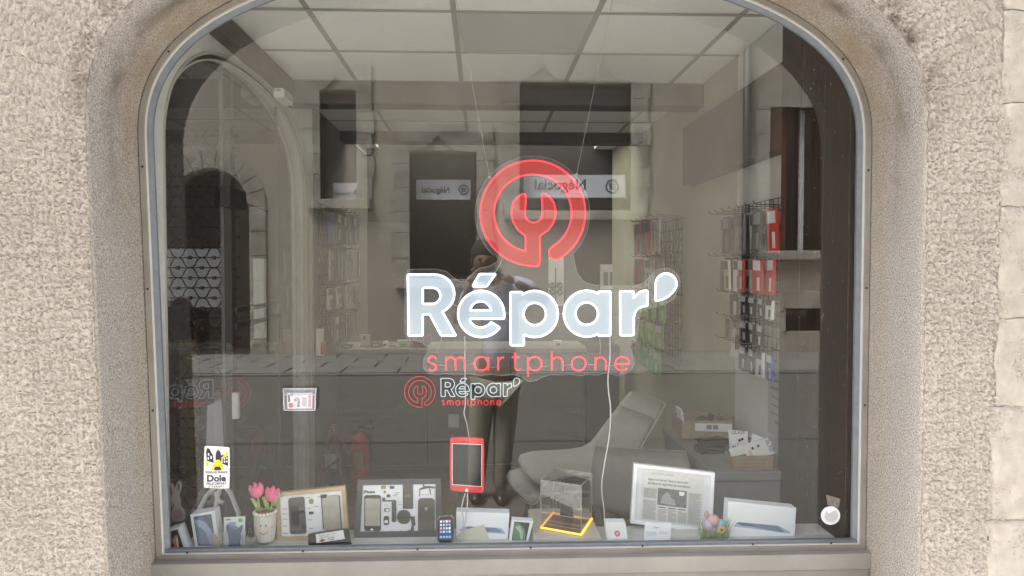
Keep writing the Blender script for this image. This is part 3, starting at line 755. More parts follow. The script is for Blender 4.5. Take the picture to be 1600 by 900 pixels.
mb = MB(); mb.tube([Vector((tfN(*p)[0], YN + .012, tfN(*p)[1])) - sign.location for p in bk], .0010, 4, closed=True); mb.build('acrylic_edge', M_acr_edge, sign)
for (a, b) in (((765, 277), (697, -79)), ((901, 272), (974, -79))):
    p, q = at(*a, YN), at(*b, YN); q.z = CH
    mb = MB(); mb.tube([p - sign.location, q - sign.location], .0007, 5); mb.ball(p - sign.location, .004, 5); mb.build('hanging_wire', M_wire, sign)
jw = [[(785, 405), (781, 414), (775, 424), (770, 428)], [(706, 474), (711, 477), (716, 480)], [(788, 488), (793, 489.5), (797, 490)], [(871, 489), (876, 491), (881, 490)], [(953, 494), (960, 495), (968, 496)], [(690, 526), (688, 538), (683, 548), (678, 556)],
      [(683, 571), (690, 571), (697, 571.5)], [(727, 573), (735, 569), (741, 568)], [(763, 574), (772, 574), (779, 573)], [(806, 541), (806, 549)], [(812, 576), (820, 579), (825, 581)], [(846, 573), (855, 572.5), (862, 571)], [(880, 572), (886, 570.5), (893, 570)], [(915, 570), (922, 570), (930, 570.5)], [(947, 572.5), (954, 572), (961, 571)], [(936, 526), (939, 538), (938, 554)]]
for w in jw:
    mb = MB(); mb.tube([Vector((tfN(*p)[0], YN + .006, tfN(*p)[1])) - sign.location for p in w], .0011, 5); mb.build('link_wire', M_wire, sign)
# feed cables
def cable(name, label, pts, Y, r, m=M_cable, cat='cable'):
    P_ = [at(x, y, Y) for x, y in pts]; o = P_[-1].copy()
    # Catmull-Rom
    q = []
    for i in range(len(P_) - 1):
        p0, p1, p2, p3 = P_[max(i - 1, 0)], P_[i], P_[i + 1], P_[min(i + 2, len(P_) - 1)]
        for k in range(6):
            t = k / 6; q.append(.5 * ((2 * p1) + (p2 - p0) * t + (2 * p0 - 5 * p1 + 4 * p2 - p3) * t * t + (3 * p1 - p0 - 3 * p2 + p3) * t ** 3))
    q.append(P_[-1]); mb = MB(); mb.tube([p - o for p in q], r, 6)
    return tag(mb.build(name, m, None, o), label, cat)
cable('power_cable', 'long white cable falling from the last letters of the lit sign to the display ledge', [(953, 525), (953, 560), (950, 590), (951, 612), (954, 640), (952, 680), (947, 710), (942, 740), (940, 765), (944, 800), (946, 842)], 2.55, .0023)
cable('power_cable', 'thin white cable dropping from under the accented letter to the red tablet', [(726, 525), (726.5, 580), (727, 630), (725, 645), (729, 660), (731, 672), (733, 684)], 2.54, .0018)

# logo on the counter front
YCn = 5.8
ctr_o = Vector((-.16, 6.05, 0))
counter = thing('shop_counter', 'taupe reception counter across the back carrying the round emblem and wordmark', 'counter', ctr_o)
xr = at(912, 600, YCn).x
M_counter = mat('taupe_laminate', (.12, .113, .093), .6, .05, 3)
def L2(o, mb): return local(o, mb)
L2(counter, MB().bbox((LXW + .005, YCn, .001), (xr, YCn + .5, .865), .004)).build('carcass', M_counter, counter)
L2(counter, MB().bbox((LXW + .006, YCn - .03, .866), (xr + .02, YCn + .52, .90), .004)).build('counter_top', mat('counter_top_grey', (.36, .345, .32), .5, .05), counter)
for x in (-.42, .22): L2(counter, MB().box((x - .002, YCn - .002, .02), (x + .002, YCn - .0005, .86))).build('panel_joint', M_black, counter)
M_navy = mat('dark_navy_letter', (.012, .02, .035), .4)
M_dred = mat('dark_red_letter', (.16, .018, .016), .4)
M_nw2 = mat('white_edge_light', (.6, .65, .7), .4, emit=(.75, .9, 1.0), es=.13)
M_nr2 = mat('red_edge_light', (.7, .12, .12), .4, emit=(.9, .06, .06), es=.10)
lg = thing('counter_sign', 'smaller white edged lettering with red ring emblem on the counter front', 'sign', (at(720, 612, YCn - .02).x, YCn - .02, at(720, 612, YCn).z))
def tfC(x, y):
    k = .293
    if y < 545 and x < 1065 and not (y < 422 or (740 < x < 930 and y < 421)): X, Y_ = 688.7 + (x - 637) * k, 590.5 + (y - 428.5) * k
    else: X, Y_ = x, y
    p = at(X, Y_, YCn - .02); return (p.x, p.z)
def sub_sign(keys, tf, m_f, m_t, r):
    for k in keys:
        f = fill_mesh([[tf(*p) for p in lp] for lp in G[k]], YCn - .022, YCn - .012); f.v = [v - lg.location for v in f.v]
        f = f.build({'logo': 'emblem', 'acc': 'accent', 'ap': 'apostrophe'}.get(k, 'letter_face'), m_f, lg)
        mb = MB()
        for lp in G[k]: mb.tube([Vector((tf(*p)[0], YCn - .024, tf(*p)[1])) - lg.location for p in smooth_pts(lp)], r * .8, 6, closed=True)
        mb.build('neon_outline', m_t, f)
sub_sign(('R', 'e', 'acc', 'p', 'a', 'r', 'ap'), lambda x, y: (lambda p: (p.x, p.z))(at(689 + (x - 637) * .293, 590.5 + (y - 428.5) * .293, YCn)), M_navy, M_nw2, .0042)
sub_sign(('logo',), lambda x, y: (lambda p: (p.x, p.z))(at(656.5 + (x - 832.5) * .292, 611.5 + (y - 333) * .292, YCn)), M_dred, M_nr2, .0042)
for k, paths in ST.items():
    mb = MB()
    for lp in paths: mb.tube([at(690 + (x - 666) * .292, 625.8 + (y - 557) * .33, YCn - .024) - lg.location for x, y in lp], .005, 6)
    mb.build('neon_letter', M_nr2, lg)

# ------------------------------------------------------------------ furniture and fittings
def poly3(pxs, Y): return [at(x, y, Y) for x, y in pxs]
def slab(pxs, Y, d, Yf=None):
    "solid with the pixel outline pxs on the plane y=Y, d metres thick"
    P_ = poly3(pxs, Y); mb = MB(); n = len(P_)
    ar = sum(P_[i].x * P_[(i + 1) % n].z - P_[(i + 1) % n].x * P_[i].z for i in range(n))
    if ar < 0: P_ = P_[::-1]
    return mb.prism([(p.x, p.z) for p in P_], Y, Y + d)
def flat(pxs, Y):
    P_ = poly3(pxs, Y); return MB().add(P_, [list(range(len(P_)))])
def inset(q, t):
    "shrink a quad towards its centre by t px"
    cx = sum(p[0] for p in q) / len(q); cy = sum(p[1] for p in q) / len(q); o = []
    for x, y in q: o.append((x + (t if x < cx else -t), y + (t if y < cy else -t)))
    return o
def bil(q, u, v):
    "point inside quad q (tl,tr,br,bl)"
    a = Vector(q[0]).lerp(Vector(q[1]), u); b = Vector(q[3]).lerp(Vector(q[2]), u); r = a.lerp(b, v); return (r.x, r.y)
def sub(q, u0, v0, u1, v1): return [bil(q, u0, v0), bil(q, u1, v0), bil(q, u1, v1), bil(q, u0, v1)]
def part(t, mb, name, m): return local(t, mb).build(name, m, t)
def txt(t, body, px, py, Y, hpx, m, name='lettering', rot=0, align='LEFT', bold=0, sx=1.0):
    mb = text_mb(body, hpx / .72 * Y / F, 0, 0, align, bold, sx); R = Matrix.Rotation(math.radians(rot), 4, 'Y'); p = at(px, py, Y)
    mb.v = [R @ v + p for v in mb.v]; return part(t, mb, name, m)
def col(name, *c, **k): return mat(name, c, **k)
M_ink2 = col('print_black', .02, .02, .025, rough=.6); M_paper = col('paper_white', .84, .84, .83, rough=.7); M_print = col('print_grey', .25, .25, .25)
M_cardb = mat('cardboard', (.36, .26, .165), .85, .15, 30); M_box = col('box_white', .82, .84, .87, rough=.45)
M_plastic_b = col('black_plastic', .018, .018, .02, rough=.35); M_shell = mat('pale_grey_shell', (.62, .60, .54), .5, .04)
M_desk = mat('grey_laminate', (.25, .25, .24), .5, .05); M_pinkp = col('print_pink', .7, .15, .25)
M_green_p = col('green_pack', .16, .50, .06, rough=.5); M_red_p = col('red_pack', .50, .035, .03, rough=.4)

ledge = tag(MB().bbox((-1.1, 2.362, .60), (1.185, 2.60, .632), .003).build('display_ledge', mat('ledge_white', (.52, .50, .47), .6, .08), None), 'grey display ledge along the foot of the shop window', 'ledge')
wp = thing('wood_side_board', 'dark brown wooden side board at the right end of the window display', 'panel', (1.22, 2.68, 0))
xb = [2.40, 2.59, 2.78, 2.97]
for i in range(3): part(wp, MB().bbox((1.185 + .001 * i, xb[i] + .0015, 0.0), (1.265, xb[i + 1] - .0015, CH), .004), 'board', M_wood)
# white stripe of the wall panels
bx = thing('wall_duct_box', 'brown grey box duct fixed high on the right wall', 'duct', (1.24, 3.75, 2.2))
part(bx, MB().bbox((1.20, 3.0, 2.015), (1.279, 4.5, 2.36), .006), 'casing', M_beam)
el = thing('emergency_light', 'white emergency light box on the left wall beside the beam', 'lamp', (-1.1, 4.2, 2.3))
pz = at(436, 118, 4.12).z; pz0 = at(436, 153, 4.12).z
part(el, MB().bbox((-1.114, 4.12, pz0), (-1.062, 4.33, pz), .006), 'housing', col('light_housing', .78, .77, .72))
part(el, MB().box((-1.0615, 4.14, pz0 + .015), (-1.058, 4.31, pz - .015)), 'diffuser', col('diffuser_grey', .5, .52, .5, rough=.2))
for i in range(4): part(el, MB().box((-1.10, 4.118, pz - .03 - .015 * i), (-1.075, 4.1195, pz - .036 - .015 * i)), 'label_line', M_print)

# grille in the passage
gr = thing('rolling_grille', 'closed steel rolling grille with curved bars in the entrance passage', 'grille', (-1.95, 3.8, 0))
Yg = 3.8; gx1 = at(355, 500, Yg).x; gx0 = gx1 - 1.30; per = .118; rowh = .050
nrow = 44
wv = None
for r in range(nrow):
    z = .03 + r * rowh; mb = MB(); pts = []
    for i in range(int((gx1 - gx0) / per * 10)):
        x = gx0 + i * per / 10; c = math.cos(2 * PI * (x - gx0) / per); c = math.copysign(abs(c) ** .55, c)
        pts.append((x - gr.location.x, 0, c * rowh / 2 + rowh / 2))
    if wv is None:
        a = MB().tube(pts, .0032, 5).build('wave_bar', M_iron, gr, (0, 0, z)); wv = a.data
        b = MB().tube([(gx0 - gr.location.x, 0, 0), (gx1 - gr.location.x, 0, 0)], .0026, 5).build('cross_bar', M_iron, gr, (0, .006, z)); cb = b.data
        nd = MB().bbox((-.009, -.006, -.009), (.009, .006, .009), .002).build('link_plate', M_iron, gr, (gx0 - gr.location.x, 0, z)).data
    else:
        o = link('wave_bar', wv, gr, (per / 2 if r % 2 else 0, 0, z)); link('cross_bar', cb, gr, (0, .006, z))
        for k in range(8, 12): link('link_plate', nd, gr, (gx0 - gr.location.x + k * per + (per / 2 if r % 2 else 0), -.001, z))
part(gr, MB().box((gx1 + .002, Yg - .03, 0), (gx1 + .035, Yg + .03, 2.6)), 'guide_rail', col('dark_steel', .05, .05, .05, rough=.4))
part(gr, MB().bbox((gx0, Yg - .15, 2.28), (gx1 + .03, Yg + .15, 2.6), .01), 'roller_box', M_dark)
# court things seen through the grille
pl = thing('folded_parasol', 'maroon domed parasol standing in the court behind the rolling grille', 'parasol', (at(283, 470, 5.65).x, 5.65, 0))
mb = MB(); mb.lathe([(.10, 1.0), (.11, 1.08), (.10, 1.19), (.06, 1.28), (.01, 1.31)], (pl.location.x, 5.65, 0), 16); part(pl, mb, 'canopy', col('maroon_cloth', .035, .012, .013, rough=.8))
part(pl, MB().tube([(pl.location.x, 5.65, 0), (pl.location.x, 5.65, 1.28)], .02, 8), 'pole', M_iron)
for i, (px, w, h, m_) in enumerate([(268, .2, .95, col('dull_maroon_crate', .10, .02, .02)), (300, .25, .80, mat('ochre_crate', (.22, .15, .05), .7)), (330, .22, .62, M_dark), (350, .3, .9, M_greyw)]):
    p = at(px, 500, 5.7); w *= .28; h += .3
    t = thing('storage_crate', ['red crate behind the grille at its left', 'ochre yellow crate behind the middle of the grille', 'black crate behind the grille next to the ochre one', 'tall grey crate behind the guide rail of the grille'][i], 'crate', (p.x, 5.7, 0), group='crates in the court')
    part(t, MB().bbox((p.x - w, 5.62, 0), (p.x + w, 5.78, h), .01), 'crate_body', m_)
    part(t, MB().bbox((p.x - w - .01, 5.61, h), (p.x + w + .01, 5.785, h + .03), .005), 'lid', m_)
# door furniture on the side glazing
pb = thing('push_bar', 'pair of dark push bars across the side glazing', 'door handle', (-1.10, 3.8, 1.3))
for z in (1.33, 1.255): part(pb, MB().bbox((-1.165, 3.60, z - .012), (-1.15, 4.36, z + .012), .002), 'bar', M_plastic_b)
dc = thing('door_closer', 'black door closer with a thin arm at the top of the side glazing', 'door closer', (-1.15, 3.4, 1.85))
z1, z0 = at(360, 290, 3.4).z, at(360, 322, 3.4).z
part(dc, MB().bbox((-1.166, 3.42, z0), (-1.12, 3.66, z1), .004), 'closer_body', M_plastic_b)
part(dc, MB().tube([(-1.145, 3.64, (z0 + z1) / 2), (-1.15, 4.12, at(437, 331, 4.12).z)], .006, 6), 'arm', M_iron)
dh = tag(MB().bbox((-1.15, 3.50, at(365, 655, 3.5).z), (-1.12, 3.53, at(365, 614, 3.5).z), .004).build('pull_handle', M_white), 'short white pull handle on the side glazing joint', 'door handle')
wn = tag(MB().box((-1.30, 4.35, at(430, 530, 4.3).z), (-1.24, 4.40, at(430, 404, 4.3).z)).build('passage_notice', M_paper), 'tall narrow white notice seen through the side glazing', 'notice')
wn.location.x = .0
# tubular white stand behind the side glazing
st = thing('tube_stand', 'white tubular stand with bowed legs on the passage floor', 'stand', (at(340, 790, 3.35).x, 3.35, 0))
for pts in ([(300, 842), (310, 800), (322, 775), (338, 760), (345, 756)], [(378, 842), (372, 800), (360, 770), (350, 758), (343, 756)], [(346, 758), (340, 775), (337, 800), (328, 815)], [(337, 768), (341, 782), (349, 786)]):
    part(st, MB().tube([at(x, y, 3.35) for x, y in pts], .011, 8), 'leg', M_white)
fl_ = tag(slab([(324, 634), (346, 625), (349, 700), (322, 702)], 3.34, .006).build('hanging_cloth', col('grey_cloth', .33, .33, .34, rough=.8)), 'pale grey hanging cloth above the tubular stand', 'cloth')

# right-hand desk
dk = thing('work_desk', 'grey work desk against the right wall under the grid rack', 'desk', (1.08, 3.2, 0))
part(dk, MB().bbox((.905, 2.93, .69), (1.275, 3.74, .725), .003), 'desk_top', M_desk)
part(dk, MB().box((.915, 2.94, .0), (1.27, 2.965, .6899)), 'front_panel', M_desk)
part(dk, MB().box((.915, 2.966, .0), (.94, 3.73, .6899)), 'side_panel', M_desk)
# corrugated tray of glass-film packs on the desk
YT = 2.975
tr = thing('cardboard_tray', 'torn corrugated cardboard tray full of glass film packs on the desk', 'box', (at(1177, 735, YT).x, YT, .7265))
q = [(1146, 713), (1209, 712), (1207, 738.5), (1147, 739.5)]
mb = slab(q, YT, .004); part(tr, mb, 'tray_front', M_cardb)
for i in range(4): part(tr, slab([(1147, 717 + i * 5.5), (1208, 716 + i * 5.5), (1208, 717.3 + i * 5.5), (1147, 718.5 + i * 5.5)], YT - .0035, .003), 'flute', M_cardb)
a, b = at(1147, 716, YT), at(1208, 739, YT)
part(tr, MB().box((a.x, YT + .0045, .727), (a.x + .003, YT + .12, a.z)).box((b.x - .003, YT + .0045, .727), (b.x, YT + .12, a.z)).box((a.x + .0031, YT + .117, .727), (b.x - .0031, YT + .12, a.z)), 'tray_sides', M_cardb)
def film_pack(q, Y, label, title, loc='glass film packs on the desk', rot=0, tpos=(.1, .2)):
    p = at(*bil(q, .5, 1), Y)
    t = thing('film_pack', label, 'pack', p, group=loc)
    part(t, slab(q, Y, .006), 'pack_card', M_paper)
    for (u, v) in ((.55, .35), (.7, .30)):
        c = bil(q, u, v); part(t, flat([(c[0] + 2.2 * math.cos(k * PI / 6), c[1] + 2.2 * math.sin(k * PI / 6)) for k in range(12)], Y - .001), 'lens_print', M_ink2)
    part(t, flat(sub(q, .12, .55, .35, .8), Y - .001), 'picture', M_print)
    for k in range(4): part(t, flat(sub(q, .42, .45 + k * .12, .5, .5 + k * .12), Y - .001), 'print_line', M_pinkp)
    c = bil(q, *tpos); txt(t, title, c[0], c[1], Y - .0015, 5.5, M_ink2, rot=rot)
film_pack([(1139, 702), (1200, 684), (1211, 709), (1147, 725)], YT + .03, 'white film pack tilted forward in the corrugated tray', 'GLASS', rot=62, tpos=(.9, .12))
film_pack([(1138, 672), (1168, 674), (1170, 716), (1142, 716)], YT + .09, 'upright white film pack at the back of the corrugated tray', 'GLASS', tpos=(.15, .14))
film_pack([(1176, 677), (1206, 690), (1200, 720), (1170, 716)], YT + .06, 'grey backed film pack leaning behind the tilted one in the tray', '', tpos=(.15, .14))
cb_ = thing('cardboard_box', 'open brown cardboard box with a white address label on the desk', 'box', (at(1105, 685, 3.55).x, 3.55, .7265))
a, b = at(1066, 658, 3.5), at(1143, 685, 3.5)
part(cb_, MB().box((a.x, 3.5, .7265), (b.x, 3.504, a.z)).box((a.x, 3.5045, .7265), (a.x + .004, 3.7, a.z)).box((b.x - .004, 3.5045, .7265), (b.x, 3.7, a.z)).box((a.x + .0041, 3.696, .7265), (b.x - .0041, 3.7, a.z)), 'box_walls', M_cardb)
part(cb_, flat([(1086, 661), (1144, 662.5), (1144, 675), (1086, 673.5)], 3.497), 'address_label', M_paper)
for x in (1104, 1114): part(cb_, flat([(x, 664), (x + 8, 664), (x + 8, 671), (x, 671)], 3.4955), 'label_print', M_print)
part(cb_, slab([(1066, 640), (1069, 658), (1067, 658), (1064, 641)], 3.5, .1), 'flap', M_paper)
for (q_, lab) in (([(1090, 657), (1101, 650), (1104, 656)], 'thin black phone part sticking out of the address labelled box'), ([(1107, 658), (1113, 647), (1117, 650), (1113, 659)], 'brown strip sticking up from the middle of the address labelled box'), ([(1122, 655), (1127, 655), (1131, 662)], 'black wedge shaped part at the right side of the address labelled box')):
    tag(slab(q_, 3.6, .05).build('spare_part', M_plastic_b), lab, 'part')
for i in range(4):
    p = at(1112 + i * 2 - (i % 2) * 5, 706 - i * 5, 3.25 + .02 * i)
    t = thing('old_phone', ['lowest black phone of the pile on the desk', 'second black phone from the bottom of the desk pile', 'third black phone from the bottom of the desk pile', 'topmost black phone of the pile on the desk'][i], 'phone', (p.x, p.y, .7265 + i * .0115), [.2, -.3, .1, .35][i], 'pile of black phones')
    MB().bbox((-.068, -.035, 0), (.068, .035, .009), .003).build('phone_body', M_plastic_b, t); MB().box((-.055, -.031, .0092), (.055, .031, .0102)).build('screen', mat('dark_screen', (.01, .012, .015), .08), t)
# chairs
def shell_chair(name, label, loc, rz, grp='pale moulded chairs', first=[None]):
    if first[0] is not None: return copy_thing(first[0], loc=loc, rot=(0, 0, rz), label=label)
    t = thing(name, label, 'chair', loc, rz, grp)
    prof = [(-.235, .415), (-.22, .44), (-.15, .452), (-.05, .448), (.06, .445), (.14, .452), (.19, .485), (.235, .54), (.30, .63), (.36, .71), (.415, .785)]
    mb = MB(); mb.smooth = True; n = 12; vs = []
    for i, (x, z) in enumerate(prof):
        back = max(0, (i - 5) / 5)
        w = .215 + .02 * math.sin(i / 10 * PI) - .025 * back ** 2
        for k in range(n + 1):
            s_ = k / n * 2 - 1; e = abs(s_) ** 3
            vs.append((x - (.020 * e) * back, s_ * w, z + .04 * e * (1 - back)))
    m_ = n + 1
    fs = [(i * m_ + k, i * m_ + k + 1, (i + 1) * m_ + k + 1, (i + 1) * m_ + k) for i in range(len(prof) - 1) for k in range(n)]
    o_ = len(vs); vs2 = [(v[0] + (.008 if i // m_ > 6 else 0), v[1], v[2] - (.012 if i // m_ <= 6 else 0)) for i, v in enumerate(vs)]
    allf = fs + [tuple(j + o_ for j in f[::-1]) for f in fs]
    R_ = len(prof); rim = [k for k in range(m_)] + [i * m_ + n for i in range(1, R_)] + [(R_ - 1) * m_ + k for k in range(n - 1, -1, -1)] + [i * m_ for i in range(R_ - 2, 0, -1)]
    allf += [(rim[i], rim[(i + 1) % len(rim)], rim[(i + 1) % len(rim)] + o_, rim[i] + o_) for i in range(len(rim))]
    mb.add(vs + vs2, allf); mb.build('shell', M_shell, t)
    for sx in (-1, 1):
        for sy in (-1, 1):
            MB().tube([(sx * .12, sy * .13, .435), (sx * .2, sy * .2, .0)], .011, 8).build('leg', M_wood, t)
    MB().tube([(-.12, -.13, .428), (.12, -.13, .428), (.12, .13, .428), (-.12, .13, .428)], .008, 6, closed=True).build('under_frame', M_iron, t)
    first[0] = t; return t
shell_chair('shell_chair', 'lower of two stacked pale chairs seen from the side behind the acrylic case', (at(884, 700, 3.7).x, 3.72, 0), .30)
shell_chair('shell_chair', 'upper of two stacked pale chairs, its back rising beside the white cable', (at(884, 700, 3.7).x + .055, 3.75, .075), .27)
shell_chair('shell_chair', 'pale moulded chair with its back turned to the window by the desk', (at(1015, 700, 3.25).x, 3.40, -.02), -PI / 2 - .25)['turned'] = 1
for o in C.objects:
    if o.get('turned'): o.scale = (.6, 1, 1); del o['turned']
# fire extinguisher
fx = thing('fire_extinguisher', 'red fire extinguisher standing on the floor before the counter', 'fire extinguisher', (at(562, 720, 5.2).x, 5.2, 0))
c = fx.location
MB().lathe([(.06, 0), (.068, .01), (.068, .33), (.06, .365), (.03, .39), (.02, .40)], n=20).build('cylinder', col('extinguisher_red', .52, .025, .018, rough=.35), fx)
MB().tube([(-.01, 0, .40), (.0, 0, .43), (.09, 0, .47)], .009, 6).tube([(.0, 0, .425), (.10, 0, .425)], .008, 6).build('lever', M_iron, fx)
MB().tube([(.02, -.02, .41), (.07, -.03, .36), (.082, -.02, .25), (.078, -.01, .15)], .009, 6).build('hose', M_iron, fx)
MB().box((-.035, -.0695, .15), (.035, -.0685, .27)).build('label_plate', col('faded_label', .35, .15, .13), fx)
# wooden trestle
ld = thing('wooden_trestle', 'brown wooden folding trestle with metal hinge left of the fire extinguisher', 'trestle', (at(518, 700, 4.9).x, 4.9, 0))
M_tr = mat('reddish_wood', (.19, .085, .05), .6, .3, 10)
lx = ld.location.x; topz = at(518, 666, 4.9).z
for dx, dy in ((-.10, -.1), (.11, -.1), (-.06, .3), (.15, .3)):
    part(ld, MB().tube([(lx + (0 if dx < 0 else .01), 4.9 + dy * .1, topz), (lx + dx, 4.9 + dy, .01)], .017, 4), 'leg', M_tr)
part(ld, MB().tube([(lx - .05, 4.84, .22), (lx + .06, 4.84, .30)], .008, 4), 'brace', M_iron)
part(ld, MB().bbox((lx - .045, 4.845, topz - .26), (lx + .05, 4.85, topz - .17), .002), 'hinge_plate', col('grey_metal', .35, .35, .35, metal=.5, rough=.4))
# black block added to fill the dark gap, and dark door at the back
ca = thing('dark_gap_filler', 'black block added for the dark gap between the counter and the right wall', 'gap_filler', (.95, 6.6, 0))
part(ca, MB().bbox((at(914, 600, 6.3).x, 6.3, 0), (RXW - .12, 6.7, .86), .004), 'filler_body', M_dark)
part(ca, MB().bbox((at(914, 600, 6.3).x + .02, 6.29, .03), (RXW - .14, 6.298, .80), .002), 'door', M_plastic_b)
bd = thing('back_door', 'dark door in the rear wall behind the counter', 'door', (at(605, 450, BY).x, BY, 0))
part(bd, MB().bbox((at(572, 450, BY).x, BY - .03, 0), (at(640, 450, BY).x, BY - .004, 1.95), .004), 'leaf', mat('dark_grey_door', (.09, .085, .08), .6))
part(bd, MB().ball((at(634, 450, BY).x, BY - .05, 1.0), .025, 6), 'knob', M_iron)
ps = thing('wall_poster', 'white printed sheet with a dark lattice drawing on the rear wall', 'poster', (at(868, 440, BY).x, BY, 1.4))
part(ps, slab([(857, 402), (881, 402), (881, 478), (857, 478)], BY - .02, .01), 'sheet', M_paper)
for i in range(4):
    part(ps, MB().tube([at(x, y, BY - .03) for x, y in arc(863 + (i % 2) * 12, 446 + (i // 2) * 10, 4, 0, 330, 10)], .008, 4), 'lattice_print', M_ink2)
part(ps, slab([(867.5, 418), (869, 418), (869, 474), (867.5, 474)], BY - .028, .002), 'lattice_print', M_ink2)
pt = thing('shelf_poster', 'grey sheet with three dark columns high on the rear wall by the racks', 'poster', (at(955, 430, BY).x, BY, 1.4))
part(pt, slab([(938, 413), (974, 413), (974, 452), (938, 452)], BY - .02, .01), 'sheet', M_white)
for x in (943, 953, 963): part(pt, flat([(x, 425), (x + 7, 425), (x + 7, 446), (x, 446)], BY - .022), 'column_print', M_print)
cp = tag(flat([(701, 647), (717, 647), (717, 668), (700, 668)], YCn - .004).build('small_paper', M_white), 'small blank paper stuck on the counter front below the emblem sign', 'paper')
# things on the counter
def ctr(name, label, cat, x0, y0, x1, mats, kind='box'):
    a = at(x0, y0, YCn + .1); b = at(x1, y0, YCn + .1); w = b.x - a.x; cx = (a.x + b.x) / 2; h = a.z - .9005
    t = thing(name, label, cat, (cx, YCn + .14, .9005), group='small goods on the counter')
    if kind == 'box':
        MB().bbox((-w / 2, -.04, 0), (w / 2, .04, h), .003).build('carton', mats[0], t); MB().box((-w * .3, -.0412, h * .2), (w * .3, -.0405, h * .6)).build('label_print', mats[1], t)
    elif kind == 'bottle':
        MB().lathe([(w / 2, 0), (w / 2, h * .7), (w * .25, h * .82), (w * .25, h * .86)], n=12).build('bottle_body', mats[0], t); MB().lathe([(w * .28, h * .861), (w * .28, h)], n=12).build('cap', mats[1], t)
        MB().lathe([(w * .51, h * .25), (w * .51, h * .55)], n=12).build('label_band', mats[1], t)
    elif kind == 'stand':
        MB().bbox((-w / 2, -.03, 0), (w / 2, .03, .01), .002).build('stand_foot', mats[1], t); MB().box((-w / 2, -.002, .011), (w / 2, .002, h)).build('card', mats[0], t)
        MB().box((-w * .2, -.0035, h * .55), (w * .1, -.0025, h * .9)).build('card_print', mats[1], t)
    return t
M_bluegrey = col('blue_grey_carton', .14, .15, .18)
ctr('card_dispenser', 'low blue grey dispenser at the left end of the counter', 'dispenser', 533, 539, 549, (M_bluegrey, M_paper))
ctr('card_stand', 'white card on a stand on the counter near the blue grey dispenser', 'sign', 561, 523, 577, (M_paper, M_print), 'stand')
ctr('spray_bottle', 'slim white bottle in front of the card stand on the counter', 'bottle', 570, 541, 577, (M_paper, M_print), 'bottle')
ctr('carton', 'brown and white carton on the counter left of the two white bottles', 'carton', 579, 534, 595, (M_cardb, M_paper))
ctr('tall_carton', 'small patterned white carton right of the brown carton', 'carton', 597, 534, 605, (M_paper, M_print))
ctr('pump_bottle', 'wider white bottle on the counter between two white cartons', 'bottle', 608, 538, 618, (M_paper, M_print), 'bottle')
ctr('white_carton', 'square white carton with a round print beside the red tin', 'carton', 620, 532, 642, (M_paper, M_green_p))
ctr('small_carton', 'small white carton alone toward the right end of the counter', 'carton', 866, 533, 878, (M_paper, M_print))
rt = thing('red_tin', 'dull red round-ended tin at the right of the counter goods', 'tin', (at(655, 545, YCn).x, YCn + .14, .9005), group='small goods on the counter')
MB().bbox((-.06, -.04, 0), (.03, .04, .105), .01).build('tin_body', col('dull_red', .26, .05, .045), rt); MB().T
mb = MB(); mb.T = Matrix.Translation((.03, .04, .0525)) @ Matrix.Rotation(PI / 2, 4, 'X'); mb.lathe([(.0525, 0), (.0525, .08)], n=20); mb.build('tin_end', col('dull_red_dark', .18, .03, .03), rt)
wbx = thing('white_wall_unit', 'narrow white unit with a red sticker on the left wall', 'unit', (-1.09, 5.1, 1.0))
part(wbx, slab([(494, 514), (504.5, 514), (504.5, 556), (494, 556)], 5.0, .03), 'unit_body', M_white)
part(wbx, flat([(501, 534), (508.5, 534), (508.5, 554), (501, 554)], 4.995), 'sticker', M_red_p)

# ------------------------------------------------------------------ racks of phone accessories
PK = {}
def pk_mesh(w, h, m, m2, clear):
    key = (round(w, 3), round(h, 3), m.name, m2.name)
    if key in PK: return PK[key]
    a = MB(); a.bbox((-.006, -w / 2, -h), (.006, w / 2, -.012), .002)
    me1 = a.build('tmp', m); d1 = me1.data; bpy.data.objects.remove(me1)
    a = MB().box((-.0072, -w * .38, -h * .36), (-.0063, w * .38, -h * .10)); me = a.build('tmp', m2); d2 = me.data; bpy.data.objects.remove(me)
    a = MB().box((-.0072, -w * .30, -h * .9), (-.0063, -w * .02, -h * .55)); me = a.build('tmp', m2); d3 = me.data; bpy.data.objects.remove(me)
    PK[key] = (d1, d2, d3); return PK[key]
M_clearp = mat('clear_blister', (.42, .42, .41), .15, .25, 40, coat=.5); M_grey_p = mat('grey_pack', (.16, .16, .17), .4, .2, 30); M_pink = col('pink_pack', .62, .22, .20, rough=.4)
M_blk_p = col('black_pack', .02, .02, .022, rough=.3); M_blue_p = col('blue_pack', .03, .10, .36, rough=.4); M_cream = col('cream_pack', .55, .52, .42, rough=.5); M_wht_p = col('white_pack', .66, .66, .65, rough=.4)
names = {M_clearp.name: 'clear', M_grey_p.name: 'grey', M_pink.name: 'pink', M_blk_p.name: 'black', M_blue_p.name: 'blue', M_cream.name: 'cream', M_wht_p.name: 'white', M_red_p.name: 'red', M_green_p.name: 'green'}
def hang(x, y, z, w, h, m, m2, label, group, face=-1, rz=0):
    d = pk_mesh(w, h, m, m2, False)
    t = bpy.data.objects.new('accessory_pack', None); C.objects.link(t); t.location = (x, y, z); t.rotation_euler = (0, random.uniform(-.05, .05), rz + random.uniform(-.12, .12)); t.empty_display_size = .02
    tag(t, label, 'pack', group)
    link('blister', d[0], t); link('header_card', d[1], t); link('insert', d[2], t)
ordn = ['nearest the window', 'second from the window', 'third from the window', 'fourth from the window', 'fifth from the window', 'sixth from the window', 'seventh from the window', 'eighth from the window']
